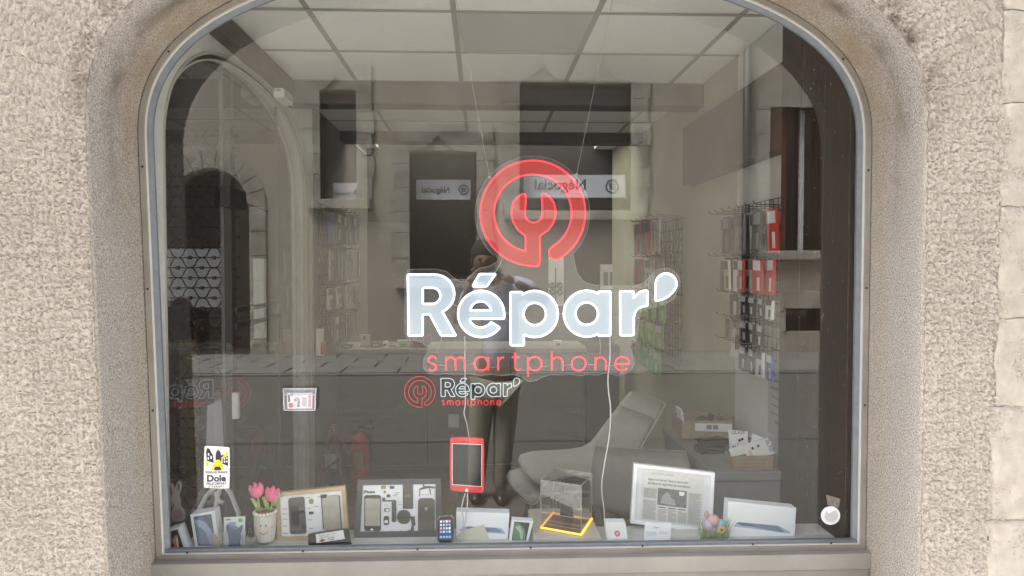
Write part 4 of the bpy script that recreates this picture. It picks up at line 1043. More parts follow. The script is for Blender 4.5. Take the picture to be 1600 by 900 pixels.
def rack(name, label, X, y0, y1, z0, z1, side, cell=.05, r=.0018):
    "wire grid panel on a wall plane x=X"
    t = thing(name, label, 'rack', (X, (y0 + y1) / 2, z0))
    ny = int((y1 - y0) / cell); nz = int((z1 - z0) / cell)
    h = MB().tube([(0, y0 - (y0 + y1) / 2, 0), (0, y1 - (y0 + y1) / 2, 0)], r, 4); d = None
    for k in range(nz + 1):
        if d is None: o = h.build('grid_wire', M_iron, t, (0, 0, k * cell)); d = o.data
        else: link('grid_wire', d, t, (0, 0, k * cell))
    v = MB().tube([(0, 0, 0), (0, 0, nz * cell)], r, 4); d = None
    for k in range(ny + 1):
        l = (side * r * 2, -(y1 - y0) / 2 + k * cell, 0)
        if d is None: o = v.build('grid_wire', M_iron, t, l); d = o.data
        else: link('grid_wire', d, t, l)
    return t
def hook(t, X, y, z, side, L=.14):
    p = Vector((X, y, z)) - t.location
    MB().tube([p, p + Vector((side * L, 0, .004)), p + Vector((side * (L + .012), 0, .018))], .0022, 4).build('hook', M_iron, t)
# right front rack
R1 = rack('grid_rack', 'black wire grid rack on the white wall above the desk', 1.262, 3.02, 3.74, 1.13, 1.83, -1)
rows = [(1.79, .19, [M_red_p, M_blk_p, M_clearp, M_grey_p, M_clearp, M_blk_p, M_pink]),
        (1.585, .16, [M_red_p, M_red_p, M_clearp, M_red_p, M_wht_p, M_cream, M_grey_p])]
for rz_, h_, ms in rows:
    for i, m_ in enumerate(ms):
        y = 3.06 + i * .102
        hook(R1, 1.26, y, rz_, -1)
        for k in range(2):
            hang(1.19 + .05 * k - .02 * (i % 2), y, rz_ - .005, .085, h_, m_, M_grey_p if m_ is M_blk_p else M_wht_p if m_ is M_red_p else M_blk_p,
                 '%s pack %s, %s row of the right grid rack%s' % (names[m_.name], ordn[i], 'top' if rz_ > 1.7 else 'second', ', front of two' if k == 0 else ', back of two'), 'packs on the right grid rack')
for rz_, h_, ms in [(1.415, .09, [M_wht_p, M_blk_p, M_blk_p, M_blk_p, None, None]), (1.30, .10, [None, M_blk_p, M_blk_p, M_blk_p, None, M_grey_p]), (1.19, .12, [M_blue_p, M_wht_p, M_blk_p, M_blk_p, None, None])]:
    for i, m_ in enumerate(ms):
        y = 3.07 + i * .105
        hook(R1, 1.26, y, rz_, -1, .12)
        if m_: hang(1.19, y, rz_ - .005, .08, h_, m_, M_wht_p if m_ in (M_blue_p, M_blk_p) else M_blk_p, '%s small pack %s, %s row of the right grid rack' % (names[m_.name], ordn[i], {1.415: 'third', 1.30: 'fourth', 1.19: 'lowest'}[rz_]), 'packs on the right grid rack')
# packs hanging at the far end of that rack and facing the window
for (x0, y0, x1, y1, m_, m2, lab) in [(1131, 350, 1143, 392, M_pink, M_cream, 'pink pack facing the window at the far end of the right grid rack'), (1142, 347, 1150, 392, M_cream, M_blk_p, 'cream pack facing the window beside the pink one'),
        (1134, 402, 1153, 440, M_grey_p, M_blk_p, 'dull violet grey pack facing the window below the pink one'), (1143, 460, 1153, 504, M_blk_p, M_wht_p, 'slim black cased pack facing the window above the charger box'), (1142, 513, 1165, 557, M_wht_p, M_blk_p, 'white charger box with a black picture at the lower end of the grid rack')]:
    p = at((x0 + x1) / 2, y0, 3.72); t = thing('end_pack', lab, 'pack', p, group='packs facing the window')
    part(t, slab([(x0, y0), (x1, y0), (x1, y1), (x0, y1)], 3.70, .025), 'carton', m_); part(t, flat(sub([(x0, y0), (x1, y0), (x1, y1), (x0, y1)], .28, .25, .72, .75), 3.698), 'picture', m2)
# right rear rack: clear packs above, green ones below
R2 = rack('grid_rack', 'brown framed grid rack at the rear of the right wall', 1.265, 4.72, 5.75, .93, 1.91, -1, .07, .003)
for rz_, h_, ms in [(1.86, .24, [M_clearp, M_cream, M_pink, M_clearp, M_pink, M_clearp]), (1.60, .20, [M_grey_p, M_clearp, M_wht_p, M_grey_p, M_red_p, M_grey_p]), (1.36, .18, [M_green_p] * 6), (1.17, .16, [M_green_p] * 6), (1.0, .16, [M_green_p] * 5 + [M_wht_p])]:
    for i, m_ in enumerate(ms):
        y = 4.80 + i * .16; hook(R2, 1.262, y, rz_, -1)
        k_ = {1.86: 'top', 1.60: 'second', 1.36: 'third', 1.17: 'fourth', 1.0: 'lowest'}[rz_]
        for k in range(1 + (i > 2)):
            hang(1.16 + .06 * k - random.uniform(0, .04), y, rz_ - .005, .145, h_, m_, M_wht_p if m_ is M_green_p else M_grey_p, '%s pack %s, %s row of the rear right rack%s' % (names[m_.name], ordn[i], k_, '' if i <= 2 else (', front of two' if k == 0 else ', back of two')), 'packs on the rear right rack')
# left rack
R3 = rack('grid_rack', 'dark grid rack on the left wall beyond the arched side glazing', -1.10, 5.12, 6.15, .98, 2.0, 1, .07, .003)
for rz_, h_, ms in [(1.92, .22, [M_blue_p, M_grey_p, M_clearp, M_grey_p, M_clearp]), (1.66, .22, [M_clearp, M_bluegrey, M_clearp, M_cream, M_grey_p]), (1.40, .16, [M_wht_p, M_cream, M_cream, M_grey_p, M_clearp]), (1.20, .20, [M_blk_p, M_grey_p, M_blk_p, M_clearp, M_blk_p])]:
    for i, m_ in enumerate(ms):
        y = 5.2 + i * .18; hook(R3, -1.097, y, rz_, 1)
        k_ = {1.92: 'top', 1.66: 'second', 1.40: 'third', 1.20: 'lowest'}[rz_]
        for k in range(1 + (i > 1)):
            hang(-1.0 + .05 * k - random.uniform(0, .05), y, rz_ - .005, .13, h_, m_, M_wht_p if m_ is M_grey_p else M_grey_p, '%s pack %s, %s row of the left rack%s' % (names.get(m_.name, 'blue grey'), ordn[i], k_, '' if i <= 1 else (', front of two' if k == 0 else ', back of two')), 'packs on the left rack', rz=PI)
nt_ = thing('wall_notice', 'pale printed notice on the white wall at the edge of the wooden board', 'notice', (1.275, 3.2, .95))
zt, zb_ = 1.07, .80
part(nt_, MB().box((1.2765, 3.04, zb_), (1.279, 3.31, zt)), 'sheet', col('notice_sheet', .52, .49, .45))
for i, (w_, bold_) in enumerate([(.16, .012), (.2, .014), (.18, .008), (.2, .008), (.2, .008), (.1, .012)]):
    part(nt_, MB().box((1.2755, 3.175 - w_ / 2, zt - .035 - i * .036), (1.2763, 3.175 + w_ / 2, zt - .035 - i * .036 + bold_)), 'print_line', M_print)

# ------------------------------------------------------------------ objects on the display ledge
ZL = .6325
def dobj(name, label, cat, px, Y, z=ZL, group=None):
    return thing(name, label, cat, (at(px, 840, Y).x, Y, z), group=group)
def floor_quad(q, z, Y):
    "let the lower corners of a pixel quad reach the ledge"
    return q
def base_px(px, Y, z=ZL):
    "pixel row where height z is seen at column px, depth Y"
    lo, hi = 500, 1000
    for _ in range(30):
        m_ = (lo + hi) / 2
        if at(px, m_, Y).z > z: lo = m_
        else: hi = m_
    return lo
def down(q, Y, z=ZL):
    "tl,tr,br,bl with the two lower corners slid to the ledge"
    (a, b, c, d) = q
    def ext(p, q_):
        yb = base_px(q_[0], Y, z); k = (yb - p[1]) / (q_[1] - p[1]); return (p[0] + (q_[0] - p[0]) * k, yb)
    return [a, b, ext(b, c), ext(a, d)]
M_screen = mat('dark_screen_gloss', (.012, .014, .02), .08)
def mixm(name, c1, c2, sc=30): return mat(name, c1, .5, col2=c2, vs=sc)
def smooth_shape(pts, n=2):
    for _ in range(n):
        q = []
        for i in range(len(pts)):
            a, b = Vector(pts[i]), Vector(pts[(i + 1) % len(pts)]); q += [tuple(a.lerp(b, .25)), tuple(a.lerp(b, .75))]
        pts = q
    return pts
def z5(pts): return [(240 + x / 4.735, 680 + y / 4.735) for x, y in pts]
def zz(pts, ox, oy, s): return [(ox + x / s, oy + y / s) for x, y in pts]

# phone cartons at the left
def phone_carton(label, q, Y, swirl, glow, bgm, px, depth=.05):
    q = down(q, Y); t = dobj('phone_carton', label, 'box', px, Y, group='phone cartons on the ledge')
    part(t, slab(q, Y, depth), 'carton', M_box)
    part(t, flat(sub(q, .12, .07, .86, .97), Y - .0006), 'printed_phone', bgm)
    for k, (m_, pts) in enumerate(swirl):
        part(t, flat([bil(q, u, v) for u, v in pts], Y - .0011 - .0003 * k), 'printed_swirl', m_)
    return t
M_or = col('print_orange', .62, .17, .08); M_cr = col('print_cream', .7, .55, .42); M_lb = col('print_light_blue', .36, .47, .66); M_mb = col('print_mid_blue', .16, .23, .36); M_db = col('print_slate_blue', .12, .15, .21)
phone_carton('phone carton with orange swirl under the grey rabbit', z5([(92, 712), (185, 680), (240, 835), (120, 838)]), 2.44,
    [(M_or, [(.3, .5), (.55, .32), (.72, .3), (.62, .55), (.5, .97), (.3, .97)]), (M_cr, [(.55, .5), (.72, .36), (.66, .6), (.58, .97), (.47, .97), (.5, .7)])], None, M_ink2, 275)
phone_carton('tall phone carton with pale blue swirl on its screen picture', z5([(270, 590), (450, 560), (487, 835), (310, 838)]), 2.46,
    [(M_mb, [(.14, .16), (.5, .12), (.84, .6), (.84, .95), (.16, .95)]), (M_lb, [(.16, .20), (.34, .18), (.56, .30), (.74, .52), (.82, .80), (.82, .95), (.40, .95)]), (M_mb, [(.2, .4), (.36, .42), (.52, .58), (.6, .8), (.62, .95), (.3, .95)])], None, M_db, 320)
M_wb = mat('grey_brown_wood_cutout', (.27, .235, .20), .8, .12, 40); M_bl = mat('blue_felt_cutout', (.09, .135, .24), .85, .1, 40); M_bel = col('rabbit_belly', .20, .13, .12)
def rabbit(label, pts, Y, m_, px, z=ZL, extra=()):
    t = dobj('rabbit_figure', label, 'figurine', px, Y, z, 'cut-out rabbits')
    part(t, slab(smooth_shape(pts, 2), Y, .008), 'cutout', m_)
    for nm, p2, m2 in extra: part(t, flat(smooth_shape(p2, 1), Y - .0012), nm, m2)
    return t
rabbit('tall grey wooden rabbit with upright ears at the left window edge', z5([(104, 660), (112, 560), (126, 540), (106, 520), (98, 478), (118, 452), (108, 430), (96, 380), (108, 376), (130, 440), (136, 390), (158, 352), (178, 370), (174, 430), (154, 470), (170, 500), (164, 540), (198, 582), (206, 630), (196, 662)]), 2.47, M_wb, 272, at(272, 820, 2.47).z,
    (('belly', z5([(112, 585), (140, 568), (180, 580), (190, 615), (170, 645), (115, 645)]), M_bel), ('ear_inner', z5([(150, 380), (164, 375), (166, 410), (150, 445)]), M_ink2)))
# plinth under the tall rabbit
pb_ = dobj('dark_carton', 'dark carton carrying the tall grey rabbit', 'box', 275, 2.49)
zt_ = at(272, 820, 2.47).z
a_ = at(250, 840, 2.50).x; b_ = at(292, 840, 2.50).x
pb_.location = ((a_ + b_) / 2, 2.52, ZL)
MB().bbox((a_ - pb_.location.x, -.028, 0), (b_ - pb_.location.x, .05, zt_ - ZL - .0005), .002).build('carton', M_plastic_b, pb_)
for o in [o for o in C.objects if o.name.startswith('rabbit_figure') and o.get('label', '').startswith('tall')]: o.location.y += .03
rabbit('small natural rabbit in front of the blue swirl carton', z5([(444, 838), (450, 790), (430, 745), (428, 728), (448, 738), (466, 765), (486, 735), (504, 728), (500, 755), (484, 790), (492, 838)]), 2.435, mat('natural_wood_cutout', (.42, .34, .25), .8, .1, 40), 338)
rabbit('blue rabbit standing before the blister pack', z5([(548, 838), (560, 790), (552, 740), (536, 690), (538, 660), (558, 676), (580, 708), (612, 708), (636, 676), (654, 668), (652, 700), (634, 745), (644, 760), (630, 790), (642, 838)]), 2.44, M_bl, 366)
rabbit('small grey rabbit left of the smiling flower pot', z5([(690, 838), (696, 800), (680, 765), (682, 745), (700, 756), (718, 775), (742, 750), (758, 750), (752, 775), (736, 800), (742, 838)]), 2.44, M_wb, 392)
bp_ = dobj('blister_pack', 'white blister pack with blue accessory behind the blue rabbit', 'pack', 366, 2.47)
q = down(z5([(520, 610), (676, 600), (674, 835), (516, 835)]), 2.47); part(bp_, slab(q, 2.47, .004), 'card', M_box)
part(bp_, slab(sub(q, .25, .2, .55, .32), 2.463, .006), 'blue_clip', M_lb); part(bp_, slab(sub(q, .35, .35, .62, .45), 2.463, .006), 'blue_clip', M_lb)
part(bp_, flat(smooth_shape(sub(q, .68, .06, .90, .2)), 2.4695), 'green_mark', M_green_p); part(bp_, flat(sub(q, .08, .07, .32, .10), 2.4695), 'title_print', M_ink2)
part(bp_, slab(sub(q, .30, .50, .62, .85), 2.463, .006), 'blister', M_bl)
dk2 = dobj('dark_poster_card', 'dark card with pale lettering behind the small grey rabbit', 'card', 392, 2.54)
q = down([(384, 822), (398, 815), (400, 845), (384, 850)], 2.54); part(dk2, slab(q, 2.54, .003), 'card', M_plastic_b); txt(dk2, 'iS', 387, 833, 2.5385, 8, M_print)

# smiling flower pot
fp = dobj('flower_pot', 'white knitted-look flower pot with smiling face, short legs and pink felt tulips', 'flower pot', 414.5, 2.49)
M_pot = mat('cream_ceramic', (.66, .63, .56), .6, .05, 30); M_tul = mat('pink_felt', (.74, .15, .27), .95, .22, 45, .8, 120); M_leafg = mat('green_felt', (.33, .44, .12), .95, .22, 50, .8, 120)
def lp(x, y, Y=2.49): return at(x, y, Y) - fp.location
kx = 2.49 / F
mb = MB(); mb.smooth = True; z_b, z_t = lp(414, 845).z, lp(414, 800).z; N = 72; prof = []
for i in range(15):
    v = i / 14; r = .0345 * (1 - .22 * (1 - v) ** 3) if v < .98 else .033; prof.append((r, z_b + (z_t - z_b) * v))
prof = [(.012, z_b + .001)] + prof + [(.03, z_t), (.029, z_t - .006), (.001, z_t - .006)]
vs = []; 
for i, (r, z) in enumerate(prof):
    for k in range(N):
        a = 2 * PI * k / N; rr = r * (1 + (.035 * math.cos(18 * a) if 0 < i < 16 else 0)); vs.append((rr * math.cos(a), rr * math.sin(a), z))
mb.add(vs, [(i * N + k, i * N + (k + 1) % N, (i + 1) * N + (k + 1) % N, (i + 1) * N + k) for i in range(len(prof) - 1) for k in range(N)]); mb.build('pot', M_pot, fp)
mb = MB()
for k in range(18): a = 2 * PI * (k + .0) / 18; mb.ball((.034 * math.cos(a), .034 * math.sin(a), z_t), .0062, 6)
mb.build('scalloped_rim', M_pot, fp)
for s_ in (-1, 1):
    mb = MB(); mb.tube([(s_ * .013, 0, z_b + .006), (s_ * .013, 0, .012)], .009, 10); mb.ball((s_ * .014, -.007, .0085), .0085, 8, (1.1, 1.4, .95)); mb.build('leg', M_pot, fp)
def onpot(x, y, r=.0352):
    p = lp(x, y); p.y = -math.sqrt(max(1e-6, r * r - p.x * p.x)); return p
for x in (412, 420): MB().ball(onpot(x, 816), .0022, 6, (1, .6, 1.5)).build('eye', M_plastic_b, fp)
for x in (405, 427): MB().ball(onpot(x, 820, .034), .0045, 6, (1, .4, 1)).build('cheek', col('cheek_pink', .75, .3, .3), fp)
MB().tube([onpot(410.5 + i * 1.15, 825.5 + 3.6 * math.sin(PI * i / 10), .0355) for i in range(11)], .0008, 4).build('smile', M_plastic_b, fp)
MB().lathe([(.028, 0), (.02, .006), (.001, .008)], (0, 0, z_t - .006), 16).build('soil_pad', mat('brown_felt', (.25, .13, .06), .9), fp)
for nm_, (cx_, cy_), rot in (('tulip', (400.5, 765), -.25), ('tulip', (425.5, 771), .15)):
    c = lp(cx_, cy_); R_ = Matrix.Translation(c) @ Matrix.Rotation(rot, 4, 'Y')
    mb = MB(); mb.T = R_
    mb.ball((0, 0, -.006), .0225, 10, (1, .8, .95))
    for dx, dz in ((-.016, .014), (0, .02), (.016, .014)):
        mb.tube([(dx * .8, 0, -.004), (dx, 0, dz * .7), (dx * 1.15, 0, dz + .006)], [.0115, .009, .002], 8)
    mb.build(nm_, M_tul, fp)
for pts in ([(403, 778), (405, 790), (407, 800)], [(426, 784), (424, 792), (421, 802)]): MB().tube([lp(*p) for p in pts], .0035, 8).build('stem', M_leafg, fp)
for pts, r in (([(393, 778), (400, 788), (404, 799)], .0075), ([(412, 776), (416, 786), (418, 797)], .0085), ([(438, 771), (432, 778), (428, 790)], .007)):
    MB().tube([lp(*p) for p in pts], [r * .75, r, r * .5], 8).build('leaf', M_leafg, fp)

# frames with dismantled phones
def frame_obj(t, q, Y, t_px, m_fr, m_bk, d=.02):
    q = down(q, Y) if True else q
    o = q; i = sub(q, t_px / (abs(q[1][0] - q[0][0])), t_px / abs(q[3][1] - q[0][1]), 1 - t_px / abs(q[1][0] - q[0][0]), 1 - t_px / abs(q[3][1] - q[0][1]))
    for a in range(4):
        b = (a + 1) % 4; part(t, slab([o[a], o[b], i[b], i[a]], Y, d), 'frame_side', m_fr)
    part(t, flat(i, Y + .008), 'backing_sheet', m_bk)
    mb = flat(i, Y + .003); part(t, mb, 'glazing', M_fglass)
    return i
M_fglass = clear_mat('frame_glass', (.97, .97, .97), f0=.035)
M_oak = mat('light_oak', (.42, .31, .19), .55, .12, 12, aniso=(1, 6, 6)); M_slate = mat('slate_grey_frame', (.055, .06, .07), .5, .1)
M_sheet = col('display_sheet', .80, .82, .86); M_pcb = mixm('circuit_dark', (.10, .10, .10), (.03, .03, .035), 200); M_pl = mixm('silver_plate', (.46, .44, .38), (.36, .34, .29), 30); M_gold = col('dull_gold', .32, .24, .12); M_dkg = mixm('dark_olive_plate', (.085, .08, .068), (.06, .057, .05), 20)
wf = dobj('teardown_frame', 'light oak picture frame holding a dismantled phone', 'picture frame', 487, 2.50)
iq = frame_obj(wf, [(430, 771), (539, 759.5), (544.5, 836), (433.7, 847.5)], 2.50, 6, M_oak, M_sheet)
def bits(t, q, Y, items):
    for nm, m_, pts in items: part(t, slab([bil(q, u, v) for u, v in pts], Y + .0045, .003), nm, m_)
def rq(u0, v0, u1, v1, c=.15):
    "chamfered rectangle in unit coordinates"
    du, dv_ = (u1 - u0) * c, (v1 - v0) * c * .7
    return [(u0 + du, v0), (u1 - du, v0), (u1, v0 + dv_), (u1, v1 - dv_), (u1 - du, v1), (u0 + du, v1), (u0, v1 - dv_), (u0, v0 + dv_)]
bits(wf, iq, 2.50, [('logic_board', M_pcb, rq(.14, .06, .40, .93, .08)), ('battery', M_plastic_b, rq(.17, .25, .30, .72, .1)), ('shield_plate', M_pl, rq(.31, .35, .38, .45)), ('camera_module', M_gold, rq(.33, .72, .39, .82, .3)), ('camera_module', M_gold, rq(.47, .12, .54, .24, .3)), ('connector', M_pcb, rq(.46, .42, .53, .48)), ('connector', M_pcb, rq(.66, .05, .76, .13)), ('screen_plate', M_pl, rq(.68, .08, .95, .86, .06)), ('screen_edge', M_plastic_b, [(.665, .1), (.68, .1), (.68, .84), (.665, .84)]), ('screen_edge', M_plastic_b, [(.95, .1), (.965, .1), (.965, .84), (.95, .84)]), ('speaker', M_gold, rq(.17, .85, .25, .93, .3)), ('speaker', M_pl, rq(.28, .85, .36, .93, .3)), ('connector', M_gold, rq(.72, .86, .92, .91))])
for u, v in ((.04, .3), (.04, .42), (.04, .55), (.03, .72), (.03, .9), (.43, .08), (.43, .33), (.55, .3), (.44, .6), (.45, .8), (.60, .88), (.6, .08)):
    part(wf, flat([bil(iq, u, v), bil(iq, u + .07, v), bil(iq, u + .07, v + .015), bil(iq, u, v + .015)], 2.5075), 'caption_line', M_print)
df = dobj('teardown_frame', 'wide slate grey picture frame holding a dismantled phone', 'picture frame', 622, 2.52)
qd = [(558.7, 750), (688.7, 748), (690, 845), (552.7, 849)]
dq = frame_obj(df, qd, 2.52, 8.3, M_slate, M_sheet)
z6 = lambda pts: zz(pts, 540, 740, 7.5)
def bits6(items):
    for nm, m_, pts in items: part(df, slab(z6(pts), 2.5245, .003), nm, m_)
def ch(x0, y0, x1, y1, c=18): return [(x0 + c, y0), (x1 - c, y0), (x1, y0 + c), (x1, y1 - c), (x1 - c, y1), (x0 + c, y1), (x0, y1 - c), (x0, y0 + c)]
bits6([('screen_frame', M_plastic_b, ch(218, 255, 413, 672)), ('back_cover', M_dkg, ch(848, 290, 1042, 715, 26)), ('battery', M_dkg, ch(670, 126, 790, 412, 6)), ('wireless_coil', M_dkg, smooth_shape([(605, 430), (760, 430), (760, 590), (605, 590)], 2)),
       ('logic_board', M_pcb, ch(540, 310, 593, 570, 14)), ('flex_cable', M_pcb, [(430, 285), (460, 285), (465, 318), (545, 312), (545, 326), (432, 328)]), ('camera_part', M_pcb, ch(445, 500, 508, 603, 14)), ('sim_tray', M_pcb, ch(452, 408, 512, 446, 5)), ('speaker_bar', M_pcb, ch(448, 680, 565, 708, 8)),
       ('dock_board', M_pcb, [(760, 505), (808, 505), (818, 600), (800, 620), (802, 705), (770, 708), (700, 695), (655, 710), (640, 672), (700, 678), (762, 660), (775, 600)]), ('camera_part', M_pcb, ch(480, 245, 522, 280, 10)), ('bracket', M_gold, ch(414, 145, 470, 182, 8)), ('bracket', M_pcb, ch(515, 148, 570, 180, 8)), ('screw_plate', M_gold, ch(445, 205, 472, 230, 6)),
       ('antenna_flex', M_pcb, [(905, 130), (920, 130), (925, 152), (990, 150), (1045, 160), (1045, 176), (990, 168), (1000, 250), (990, 250), (980, 170), (870, 190), (872, 265), (862, 265), (862, 180), (910, 160)])])
def bits6b(items):
    for nm, m_, pts in items: part(df, slab(z6(pts), 2.5235, .0009), nm, m_)
bits6b([('screen_plate', M_pl, ch(229, 292, 405, 612, 4)), ('home_button', M_paper, smooth_shape([(292, 645), (324, 645), (324, 668), (292, 668)])), ('camera_lens', M_paper, ch(455, 545, 495, 580, 8)), ('sim_slot', M_paper, ch(470, 415, 506, 440, 5)), ('coil_bar', M_plastic_b, [(600, 508), (762, 512), (762, 522), (600, 520)]), ('fruit_emblem', M_pl, smooth_shape([(930, 392), (942, 398), (958, 388), (962, 400), (955, 412), (962, 424), (952, 434), (942, 428), (932, 432), (926, 415)]))])
txt(df, '1221', *z6([(690, 272)])[0], 2.5233, 3.2, M_pl); txt(df, 'iPhone', *z6([(212, 230)])[0], 2.5262, 4.6, M_ink2, bold=.0004)
for x, y, w in ((575, 222, 65), (555, 255, 45), (575, 240, 40), (612, 280, 12), (612, 310, 14), (612, 340, 30), (612, 360, 45), (450, 366, 55), (200, 718, 75), (315, 715, 85), (890, 245, 30), (930, 245, 40)):
    part(df, flat(z6([(x, y), (x + w, y), (x + w, y + 6), (x, y + 6)]), 2.527), 'caption_line', M_print)
# black phone with a white label in front of the oak frame
bpn = dobj('labelled_phone', 'black phone lying propped with a white printed label before the oak frame', 'phone', 515, 2.45)
q = down([(481, 835), (543, 826), (548, 848), (482, 852)], 2.45); part(bpn, slab([bil(q, u, v) for u, v in rq(0, 0, 1, 1, .08)], 2.45, .012), 'phone_body', M_plastic_b)
ql = zz([(1172, 640), (1345, 612), (1355, 668), (1180, 695)], 200, 675, 4); part(bpn, flat(ql, 2.4485), 'paper_label', M_paper)
for i, (s_, c_2) in enumerate((('Bonjour, pour toute', M_mb), ('réparation !', M_mb), ('de 9h30', M_ink2), ('à 18h30', M_ink2))):
    p = bil(ql, .12 if i < 2 else .4, .27 + i * .22); txt(bpn, s_, p[0], p[1], 2.447, 2.3, c_2, rot=-9)
part(bpn, flat([bil(ql, .08, .8), bil(ql, .2, .6), bil(ql, .34, .78), bil(ql, .2, .97)], 2.447), 'red_mark', M_red_p)
# small lit phone
lpn = dobj('small_phone', 'small old phone with a lit grid of app icons beside the slate frame', 'phone', 696, 2.46)
q = down([(683.3, 806.5), (708.7, 805.3), (709.5, 841), (682.5, 841.5)], 2.46)
rim_q = [bil(q, u, v) for u, v in rq(0, 0, 1, 1, .16)]
part(lpn, slab(rim_q, 2.46, .012), 'phone_body', mat('chrome_rim', (.5, .5, .5), .2, metal=.9)); part(lpn, slab([bil(q, u, v) for u, v in rq(.04, .025, .96, .975, .16)], 2.4585, .0014), 'front_glass', M_screen)
M_scr = mat('lit_screen', (.02, .03, .06), .3, emit=(.05, .09, .2), es=.06); part(lpn, flat(sub(q, .13, .13, .87, .86), 2.4578), 'screen', M_scr)
ic = [mat('icon_white', (.5, .5, .5), .4, emit=(.8, .85, .95), es=.18), mat('icon_blue', (.1, .2, .5), .4, emit=(.15, .4, .95), es=.18), mat('icon_red', (.5, .2, .2), .4, emit=(.8, .35, .45), es=.16), mat('icon_cyan', (.2, .4, .5), .4, emit=(.3, .7, .9), es=.18)]
for r in range(5):
    for c in range(4):
        u, v = .18 + c * .17, (.17 + r * .125) if r < 4 else .735
        part(lpn, flat(rq and [bil(q, a, b) for a, b in rq(u, v, u + .11, v + .075, .2)], 2.4572), 'app_icon', ic[(r * 3 + c * 2 + (r * c) % 3) % 4] if r < 4 else ic[1])
# red tablet hanging on its cable
tb = thing('red_tablet', 'tablet in a red case hanging by a white cable in the middle of the window', 'tablet', at(730, 770, 2.49))
q = [(702.6, 682.8), (756.8, 684.5), (756.2, 771), (703, 767)]
part(tb, slab(smooth_shape([bil(q, u, v) for u, v in rq(0, 0, 1, 1, .07)], 1), 2.49, .012), 'case', col('red_case', .58, .022, .028, rough=.4)); part(tb, flat(sub(q, .065, .115, .935, .885), 2.4893), 'screen_border', M_paper)
part(tb, flat(sub(q, .08, .125, .92, .875), 2.4887), 'screen', M_screen)
part(tb, flat([(729.2 + 2.4 * math.cos(k * PI / 8), 766 + 2.4 * math.sin(k * PI / 8)) for k in range(16)], 2.4885), 'home_button', M_paper); part(tb, flat([(728.5 + 1.4 * math.cos(k * PI / 8), 687.5 + 1.0 * math.sin(k * PI / 8)) for k in range(16)], 2.4885), 'camera_dot', M_pink)
cable('charging_cable', 'left of two white charging leads hanging from the red tablet', [(727, 771), (723.5, 782), (721.5, 795), (724, 812), (722, 828), (720, 838), (724, 848)], 2.47, .0017)
cable('charging_cable', 'right of two white charging leads hanging from the red tablet', [(730.5, 771), (730, 790), (727.5, 812), (724, 828), (718, 846)], 2.475, .0019)
cable('dark_string', 'thin black string from the tablet down to the small lit phone', [(716, 768), (712, 788), (707, 806)], 2.5, .0008, M_iron, 'string')
# white tablet cartons
def tablet_carton(label, q, Y, px, pic, d=.045):
    q = down(q, Y); t = dobj('tablet_carton', label, 'box', px, Y, group='white tablet cartons'); part(t, slab(q, Y, d), 'carton', M_box)
    part(t, flat(pic[0], Y - .0008), 'tablet_picture', M_mb); part(t, flat(pic[1], Y - .0006), 'tablet_edge', M_lb); part(t, flat(pic[2], Y - .0011), 'dark_picture', M_db); return t
t = tablet_carton('white tablet carton behind the charging leads of the red tablet', [(712.9, 799.5), (796, 802), (793, 845), (713, 846)], 2.49, 754,
    (zz([(500, 597), (525, 590), (700, 598), (745, 628), (640, 625)], 600, 675, 4), zz([(470, 612), (500, 592), (735, 600), (757, 632), (755, 637), (480, 618)], 600, 675, 4), zz([(520, 597), (640, 598), (665, 618), (515, 612)], 600, 675, 4)))
part(t, flat([(713.5, 845), (713.5, 838), (722, 829), (756, 819.5), (760, 830), (766, 846)], 2.4878), 'cream_paper', col('cream_paper', .56, .57, .45))
tablet_carton('white tablet carton tilted at the right end of the ledge', [(1138.3, 783.3), (1244, 793.8), (1241.3, 839), (1135, 840)], 2.48, 1190,
    (zz([(595, 572), (620, 564), (860, 588), (905, 625), (880, 626)], 1000, 675, 4), zz([(580, 590), (618, 562), (865, 585), (945, 628), (930, 634), (700, 603)], 1000, 675, 4), zz([(605, 572), (622, 567), (700, 576), (730, 592), (640, 586)], 1000, 675, 4)))
M_gr = col('print_green', .10, .26, .12); M_gr2 = col('print_pale_green', .35, .5, .35)
phone_carton('small phone carton with green swirl picture', [(800, 812.5), (833, 815), (826, 844), (796, 844)], 2.47, [(M_gr, [(.14, .12), (.4, .14), (.62, .35), (.76, .6), (.8, .96), (.16, .96)]), (M_gr2, [(.2, .3), (.42, .26), (.6, .5), (.7, .9), (.58, .94), (.46, .6), (.3, .45)]), (M_gr, [(.2, .5), (.36, .6), (.46, .9), (.2, .93)])], None, M_ink2, 814, .035)
t = dobj('phone_carton', 'small white carton with a pink flower picture right of the acrylic case', 'box', 963, 2.47, group='phone cartons on the ledge')
q = down([(945.7, 815.7), (977, 815.7), (981, 841), (948.7, 842)], 2.47); part(t, slab(q, 2.47, .035), 'carton', M_box)
part(t, flat(sub(q, .12, .1, .88, .95), 2.4694), 'printed_phone', M_paper)
for k in range(9):
    a = 2 * PI * k / 9; part(t, flat([bil(q, .52 + .14 * math.cos(a + da) * rr, .66 + .18 * math.sin(a + da) * rr) for da, rr in ((-.3, .3), (-.35, .9), (0, 1.1), (.35, .9), (.3, .3))], 2.4688), 'petal_print', M_pinkp)
